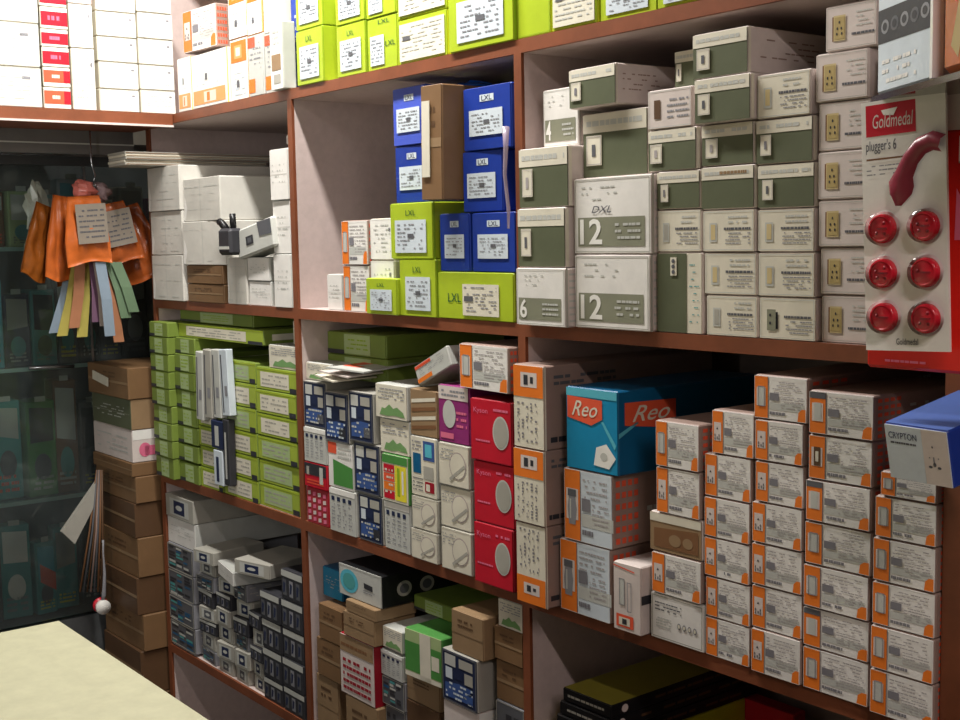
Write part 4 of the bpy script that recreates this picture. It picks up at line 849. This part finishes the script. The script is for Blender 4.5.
# cords, paper roll and disc further down
cb_ = tag(empty('cord_bundle', on(0, -3.0, 100, 470)), 'fan of brown-grey cords hanging left of the cardboard tower', 'cords')
for i in range(7):
    Xs = -3.01+.005*i; a = on(0, Xs, 97+.8*i, 470); b_ = on(0, Xs, 80+3.6*i, 592)
    a = a if i else a
    m = MB(); m.tube([(0, 0, 0), (b_-a)*.5+Vector((.004*math.sin(i), .003, 0)), b_-a], .0026, ['brown', 'greyd', 'cardd', 'brownside', 'greyd', 'brown', 'cardd'][i], 6)
    m.build('cord', cb_, a-cb_.location)
Xs = -3.02; P = [on(0, Xs, *q) for q in ((96, 479), (60, 531), (73, 543), (91, 508))]; a = P[0]
m = MB(); vs = [p_-a for p_ in P]+[p_-a+Vector((.014, 0, 0)) for p_ in P]
m.add(vs, [(3, 2, 1, 0), (4, 5, 6, 7), (0, 1, 5, 4), (1, 2, 6, 5), (2, 3, 7, 6), (3, 0, 4, 7)], 'dullw'); tag(m.build('paper_roll', None, a), 'pale rolled paper wedge slanting down beside the cords', 'paper')
p = on(0, -2.98, 103, 607); t = tag(empty('pull_disc', p), 'round white disc with red rim hanging on a twisted cord', 'disc')
m = MB(); m.tube([(-.006, 0, 0), (.006, 0, 0)], .018, 'paper', 20); m.build('disc', t)
m = MB(); m.tube([(-.012, -.003, .004), (-.0062, -.003, .004)], .019, 'red', 20); m.build('red_rim', t)
b_ = on(0, -2.98, 103, 540)-p
m = MB(); m.tube([(0, 0, .018), (.002, .003, .03), b_*.5+Vector((0, .004, 0)), b_*.8, b_], [.004, .006, .004, .003, .003], 'grey', 6); m.build('cord', t)

# ------------------------------------------------------------------ counter in the foreground
CT = mat('counter_top', 'b9b79a', .5, .10, 30)
ct = tag(empty('counter', (-1.3, -1.1, 0)), 'cream-topped shop counter in the near corner', 'counter')
c0 = on(2, .9, 60, 620); 
m = MB(); m.box(c0.x+1.3, 1.2, -.90, c0.y+1.1, .872, .9, CT, b=.003); m.build('counter_top', ct)
m = MB(); m.box(c0.x+1.34, 1.16, -.86, c0.y+1.06, .08, .8715, mat('counter_panel', '6a5040', .5, .2)); m.build('counter_body', ct)
m = MB(); m.box(c0.x+1.37, 1.13, -.83, c0.y+1.03, 0, .079, 'dark'); m.build('plinth', ct)

# ------------------------------------------------------------------ hanging packs in the right foreground
YP = -.15
A = at(874, 100, YP); B = at(949, 100, YP); Dn = at(862, 348, YP); W = at(948, 230, YP).x-at(864, 230, YP).x; H = A.z-Dn.z
FILM = bpy.data.materials.new('clear_blister'); FILM.use_nodes = True; nt = FILM.node_tree; nt.nodes.clear()
o_ = nt.nodes.new('ShaderNodeOutputMaterial'); mx = nt.nodes.new('ShaderNodeMixShader'); tr = nt.nodes.new('ShaderNodeBsdfTransparent'); gl = nt.nodes.new('ShaderNodeBsdfGlossy'); fr = nt.nodes.new('ShaderNodeFresnel')
gl.inputs['Roughness'].default_value = .12; fr.inputs[0].default_value = 1.45
nt.links.new(fr.outputs[0], mx.inputs[0]); nt.links.new(tr.outputs[0], mx.inputs[1]); nt.links.new(gl.outputs[0], mx.inputs[2]); nt.links.new(mx.outputs[0], o_.inputs[0])
xl = at(867.5, 230, YP).x
bp = tag(empty('plug_card', (xl+W/2, YP, Dn.z), (0, math.radians(-2.2), 0)), 'white blister card holding six round red plugs, hanging before socket cartons', 'blister card')
m = MB(); m.box(-W/2, W/2, 0, .003, 0, H, 'paper'); F = Face(m, (-W/2, 0, 0), (W, 0, 0), (0, 0, H))
F.rect(.06, .86, .66, .985, 'red', 1); F.text('Goldmedal', .14, .89, .62, .945, 'pinkw', 3, sk=.03); F.poly([(.25, .96), (.45, .965), (.40, .935), (.28, .94)], 'paper', 2)
F.text("plugger's", .06, .79, .36, .845, 'text', 3); F.text('6', .39, .80, .43, .845, 'greyd', 3); F.rect(.06, .765, .62, .772, 'brown', 2)
F.lines(.06, .70, .6, .75, 3, 'grey', R0, fill=.25); F.text('Goldmedal', .38, .025, .64, .05, 'text', 2)
m.build('backing_card', bp)
for k, (u, v) in enumerate([(.26, .135), (.76, .13), (.26, .312), (.765, .31), (.265, .49), (.77, .49)]):
    cx = -W/2+W*u; cz = H*v; r = W*.155
    def ringv(rad, y, n=28): return [(cx+rad*math.cos(2*math.pi*i/n), y, cz+rad*1.0*math.sin(2*math.pi*i/n)) for i in range(n)]
    n = 28; m = MB(); prof = [(r, -.0005), (r, -.005), (r*.94, -.008), (r*.82, -.0085), (r*.76, -.0075), (r*.3, -.0075)]
    vs = [p_ for rr, yy_ in prof for p_ in ringv(rr, yy_)]; fs = [(a_*n+i, (a_)*n+(i+1) % n, (a_+1)*n+(i+1) % n, (a_+1)*n+i) for a_ in range(len(prof)-1) for i in range(n)]
    fs.append(tuple((len(prof)-1)*n+i for i in range(n))); m.add(vs, fs, mat('red_plastic', 'd81c34', .25, .05, 20))
    for a_, b2 in ((-.3, -.3), (.35, -.35), (.32, .38), (-.4, .12)):
        if (k+int(a_*10)) % 3: m.tube([(cx+r*a_, -.0076, cz+r*b2), (cx+r*a_, -.0082, cz+r*b2)], r*.12, 'redd', 8)
    m.box(cx-.2*r, cx+.55*r, -.0092, -.0076, cz-.05*r, cz+.07*r, 'redd')
    pl = m.build('round_plug', bp)
    m = MB(); prof = [(r*1.2, -.0008), (r*1.16, -.004), (r*1.1, -.0095), (r*1.04, -.0115), (r*.01, -.0115)]
    vs = [p_ for rr, yy_ in prof for p_ in ringv(rr, yy_)]; fs = [(a_*n+i, (a_)*n+(i+1) % n, (a_+1)*n+(i+1) % n, (a_+1)*n+i) for a_ in range(len(prof)-1) for i in range(n)]
    m.add(vs, fs, FILM, True); m.build('clear_bubble', bp)
    m = MB(); prof = [(r*1.24, -.0009), (r*1.02, -.0016)]
    vs = [p_ for rr, yy_ in prof for p_ in ringv(rr, yy_)]; fs = [(i, (i+1) % n, n+(i+1) % n, n+i) for i in range(n)]
    m.add(vs, fs, 'white'); m.build('bubble_rim', bp)
# plug lead drawn down inside the pack: a curved maroon handle shape
cl = lambda u, v: (-W/2+W*u, 0, H*v)
def sweep(mb, pts, wid, y, m_):
    P = [Vector(cl(*q)) for q in pts]; n = len(P); A_ = []; 
    for k in range(n):
        d = (P[min(k+1, n-1)]-P[max(k-1, 0)]).normalized(); nn = Vector((-d.z, 0, d.x)); A_ += [P[k]+nn*wid[k]+Vector((0, -.0035, 0)), P[k]+nn*wid[k]*.5+Vector((0, y, 0)), P[k]-nn*wid[k]*.5+Vector((0, y, 0)), P[k]-nn*wid[k]+Vector((0, -.0035, 0))]
    mb.add(A_, [(4*k+a, 4*k+4+a, 4*k+5+a, 4*k+1+a) for k in range(n-1) for a in range(3)], m_, True)
m = MB(); sweep(m, [(1.0, .80), (.88, .815), (.74, .80), (.62, .755), (.54, .70), (.50, .66), (.49, .62), (.485, .575)], [.008, .009, .009, .009, .010, .014, .012, .001], -.011, mat('maroon_plastic', '8c3040', .3, .1)); m.build('curved_lead', bp)
# red pack behind
rx0 = at(866, 360, -.132).x; rx1 = rx0+W*1.75; rz0 = at(880, 368, -.132).z; rz1 = at(940, 130, -.132).z
rp = tag(empty('red_pack', ((rx0+rx1)/2, -.132, rz0)), 'large glossy red pack hanging behind the white plug card', 'packet')
ww = (rx1-rx0)/2; m = MB(); m.box(-ww, ww, 0, .012, 0, rz1-rz0, mat('red_film', 'd8281e', .25, .15, 10), b=.003)
F = Face(m, (-ww, 0, 0), (2*ww, 0, 0), (0, 0, rz1-rz0)); F.lines(.14, .03, .45, .042, 1, 'pink', R0, fill=.8, dens=1); F.poly([(.60, .55), (.64, .55), (.64, .72), (.61, .76)], 'pink', 2)
F.frame(.62, .86, .9, .97, .01, 'paper', 2)
m.build('pouch', rp)
m = MB(); m.box(-.0, ww, .002, .008, rz1-rz0-.001, rz1-rz0+.045, 'pinkw'); m.build('header_flap', rp)
# small bracket shelf with a film-wrapped carton and an orange pack on it
P0 = at(871, 103, -.135); z0 = P0.z; P1 = on(2, z0, 975, 74); P2 = on(2, z0, 975, 104)
bk = tag(empty('glass_bracket_shelf', P0), 'small dark glass shelf corner above the hanging red packs', 'shelf')
e1 = (P1-P0); e2 = (P2-P0)
m = MB(); t_ = .006
q = [Vector((0, 0, 0)), e1, e1+ (e2-e1)*.5, e2]
q = [Vector((0, 0, 0)), e1*1.4, e1*1.4+(e2.normalized()*.25), e2.normalized()*.30]
m.add([v for v in q]+[v+Vector((0, 0, t_)) for v in q], [(3, 2, 1, 0), (4, 5, 6, 7), (0, 1, 5, 4), (1, 2, 6, 5), (2, 3, 7, 6), (3, 0, 4, 7)], mat('smoked_glass', '3a3430', .12, 0, spec=.8)); m.build('glass_plate', bk)
m = MB(); m.tube([tuple(q[2]*.6+Vector((0, 0, .006))), tuple(q[2]*.6+Vector((0, 0, .5)))], .006, MET); m.build('support_rod', bk)
ang = math.atan2(e1.y, e1.x)
u = Vector((math.cos(ang), math.sin(ang), 0)); n_ = Vector((-u.y, u.x, 0))
# width on screen 871..929
def along(px, py):
    r = ray(px, py); # intersect vertical plane through P0 with direction u
    nn = n_; t = (P0+Vector((0, 0, .0))-CAM).dot(nn)/r.dot(nn); return (CAM+r*t)
wA = (along(929, 86)-P0).dot(u); hA = along(868, -14).z-z0
fw = empty('wrapped_carton', P0+u*(wA/2+.004)+n_*.034+Vector((0, 0, t_+.0005)), (0, 0, ang))
tag(fw, 'film-wrapped pale carton with dark printed band on the bracket shelf', 'carton')
m = MB(); m.box(-wA/2, wA/2, -.03, .03, 0, hA, 'bluew', b=.003); F = Face(m, (-wA/2, -.03, 0), (wA, 0, 0), (0, 0, hA))
F.poly([(.02, .42), (.97, .40), (.97, .68), (.02, .70)], 'dark', 1)
for k in range(5): F.disc(.15+.17*k, .55, .07, .06, 'greyd' if k % 2 else 'grey', 2, 12); F.disc(.15+.17*k, .55, .04, .035, 'dark', 3, 12)
F.lines(.1, .06, .7, .3, 3, 'white', R0, fill=.4)
m.build('carton_body', fw)
m = MB(); m.box(wA/2+.001, wA/2+.006, -.036, -.026, 0, hA, mat('gloss_film', 'e8e4e4', .08, 0)); m.build('film_fold', fw)
pp = P0+u*(wA+.012)+n_*.0
op = empty('orange_pack', pp+u*.05+n_*.02+Vector((0, 0, t_+.0005)), (0, 0, ang)); tag(op, 'orange-brown glossy pack at the photo edge on bracket shelf', 'packet')
m = MB(); m.box(-.038, .05, -.02, .02, 0, hA, mat('amber_film', 'b85a20', .2, .4, 14), b=.006); F = Face(m, (-.038, -.02, 0), (.088, 0, 0), (0, 0, hA)); F.poly([(.2, .2), (.35, .1), (.6, .6), (.45, .7)], 'gold', 1); F.poly([(.1, .6), (.3, .5), (.5, .9), (.2, .95)], 'coral', 1); m.build('pouch', op)

# ------------------------------------------------------------------ lamps of the shop, added case fill, camera, world
def tube_lamp(loc, L, power, lab, sx=.06, yaw=0, col_=(1, .97, .92)):
    t = tag(empty('tube_lamp', loc, (0, 0, yaw)), lab, 'lamp')
    m = MB(); m.box(-L/2-.02, L/2+.02, -.03, .03, .03, .06, 'white'); m.build('lamp_housing', t)
    m = MB(); m.tube([(-L/2, 0, .012), (L/2, 0, .012)], .013, mat('tube_glow', 'fff8f0', .5, 0, emit=3), 10); m.build('lamp_tube', t)
    m = MB(); m.tube([(-L/3, 0, .06), (-L/3, 0, 2.9-loc[2])], .004, MET); m.tube([(L/3, 0, .06), (L/3, 0, 2.9-loc[2])], .004, MET); m.build('hanging_rod', t)
    d = bpy.data.lights.new('tube_light', 'AREA'); d.shape = 'RECTANGLE'; d.size = L; d.size_y = sx; d.energy = power; d.color = col_
    o = bpy.data.objects.new('tube_light', d); C.objects.link(o); o.parent = t; o.location = (0, 0, -.01)
    return t
tube_lamp((-1.9, -.27, 2.5), 1.2, 44, 'long tube lamp under the ceiling near the back wall')
tube_lamp((.45, -.85, 2.25), 1.0, 19, 'long tube lamp under the ceiling behind the counter', col_=(1, .86, .82))
t = tag(empty('case_fill', (-1.1, -2.0, 0)), 'added fill light on a stand, out of view, facing the display case', 'lamp')  # added fill source brightening the display case, not a lamp of the shop
m = MB(); m.tube([(0, 0, .02), (0, 0, 1.75)], .012, MET); m.build('fill_pole', t)
m = MB(); m.tube([(0, 0, 0), (0, 0, .02)], .14, 'dark', 24); m.build('base', t)
m = MB(); m.box(.015, .04, -.15, .15, 1.3, 2.3, 'white'); m.build('fill_panel', t)
d = bpy.data.lights.new('fill_light', 'AREA'); d.shape = 'RECTANGLE'; d.size = .95; d.size_y = .28; d.energy = 20; d.color = (1, .97, .94)
o = bpy.data.objects.new('fill_light', d); C.objects.link(o); o.parent = t; o.location = (-.02, 0, 1.8); o.rotation_euler = (0, math.radians(90), 0)
w = bpy.data.worlds.new('shop_world'); bpy.context.scene.world = w; w.use_nodes = True
w.node_tree.nodes['Background'].inputs[0].default_value = (.7, .62, .56, 1); w.node_tree.nodes['Background'].inputs[1].default_value = .05
cam = bpy.data.cameras.new('camera'); co = bpy.data.objects.new('camera', cam); C.objects.link(co)
cam.sensor_width = 36; cam.lens = 36*FPX/960; cam.clip_start = .01
r = MX; Mw = Matrix(((r[0][0], -r[0][1], -r[0][2], CAM.x), (r[1][0], -r[1][1], -r[1][2], CAM.y), (r[2][0], -r[2][1], -r[2][2], CAM.z), (0, 0, 0, 1)))
co.matrix_world = Mw
sc = bpy.context.scene; sc.camera = co
vs_ = sc.view_settings; vs_.view_transform = 'Standard'; vs_.look = 'None'; vs_.gamma = 1; vs_.exposure = -0.25; vs_.use_curve_mapping = False
print('CARTONS', CNT)
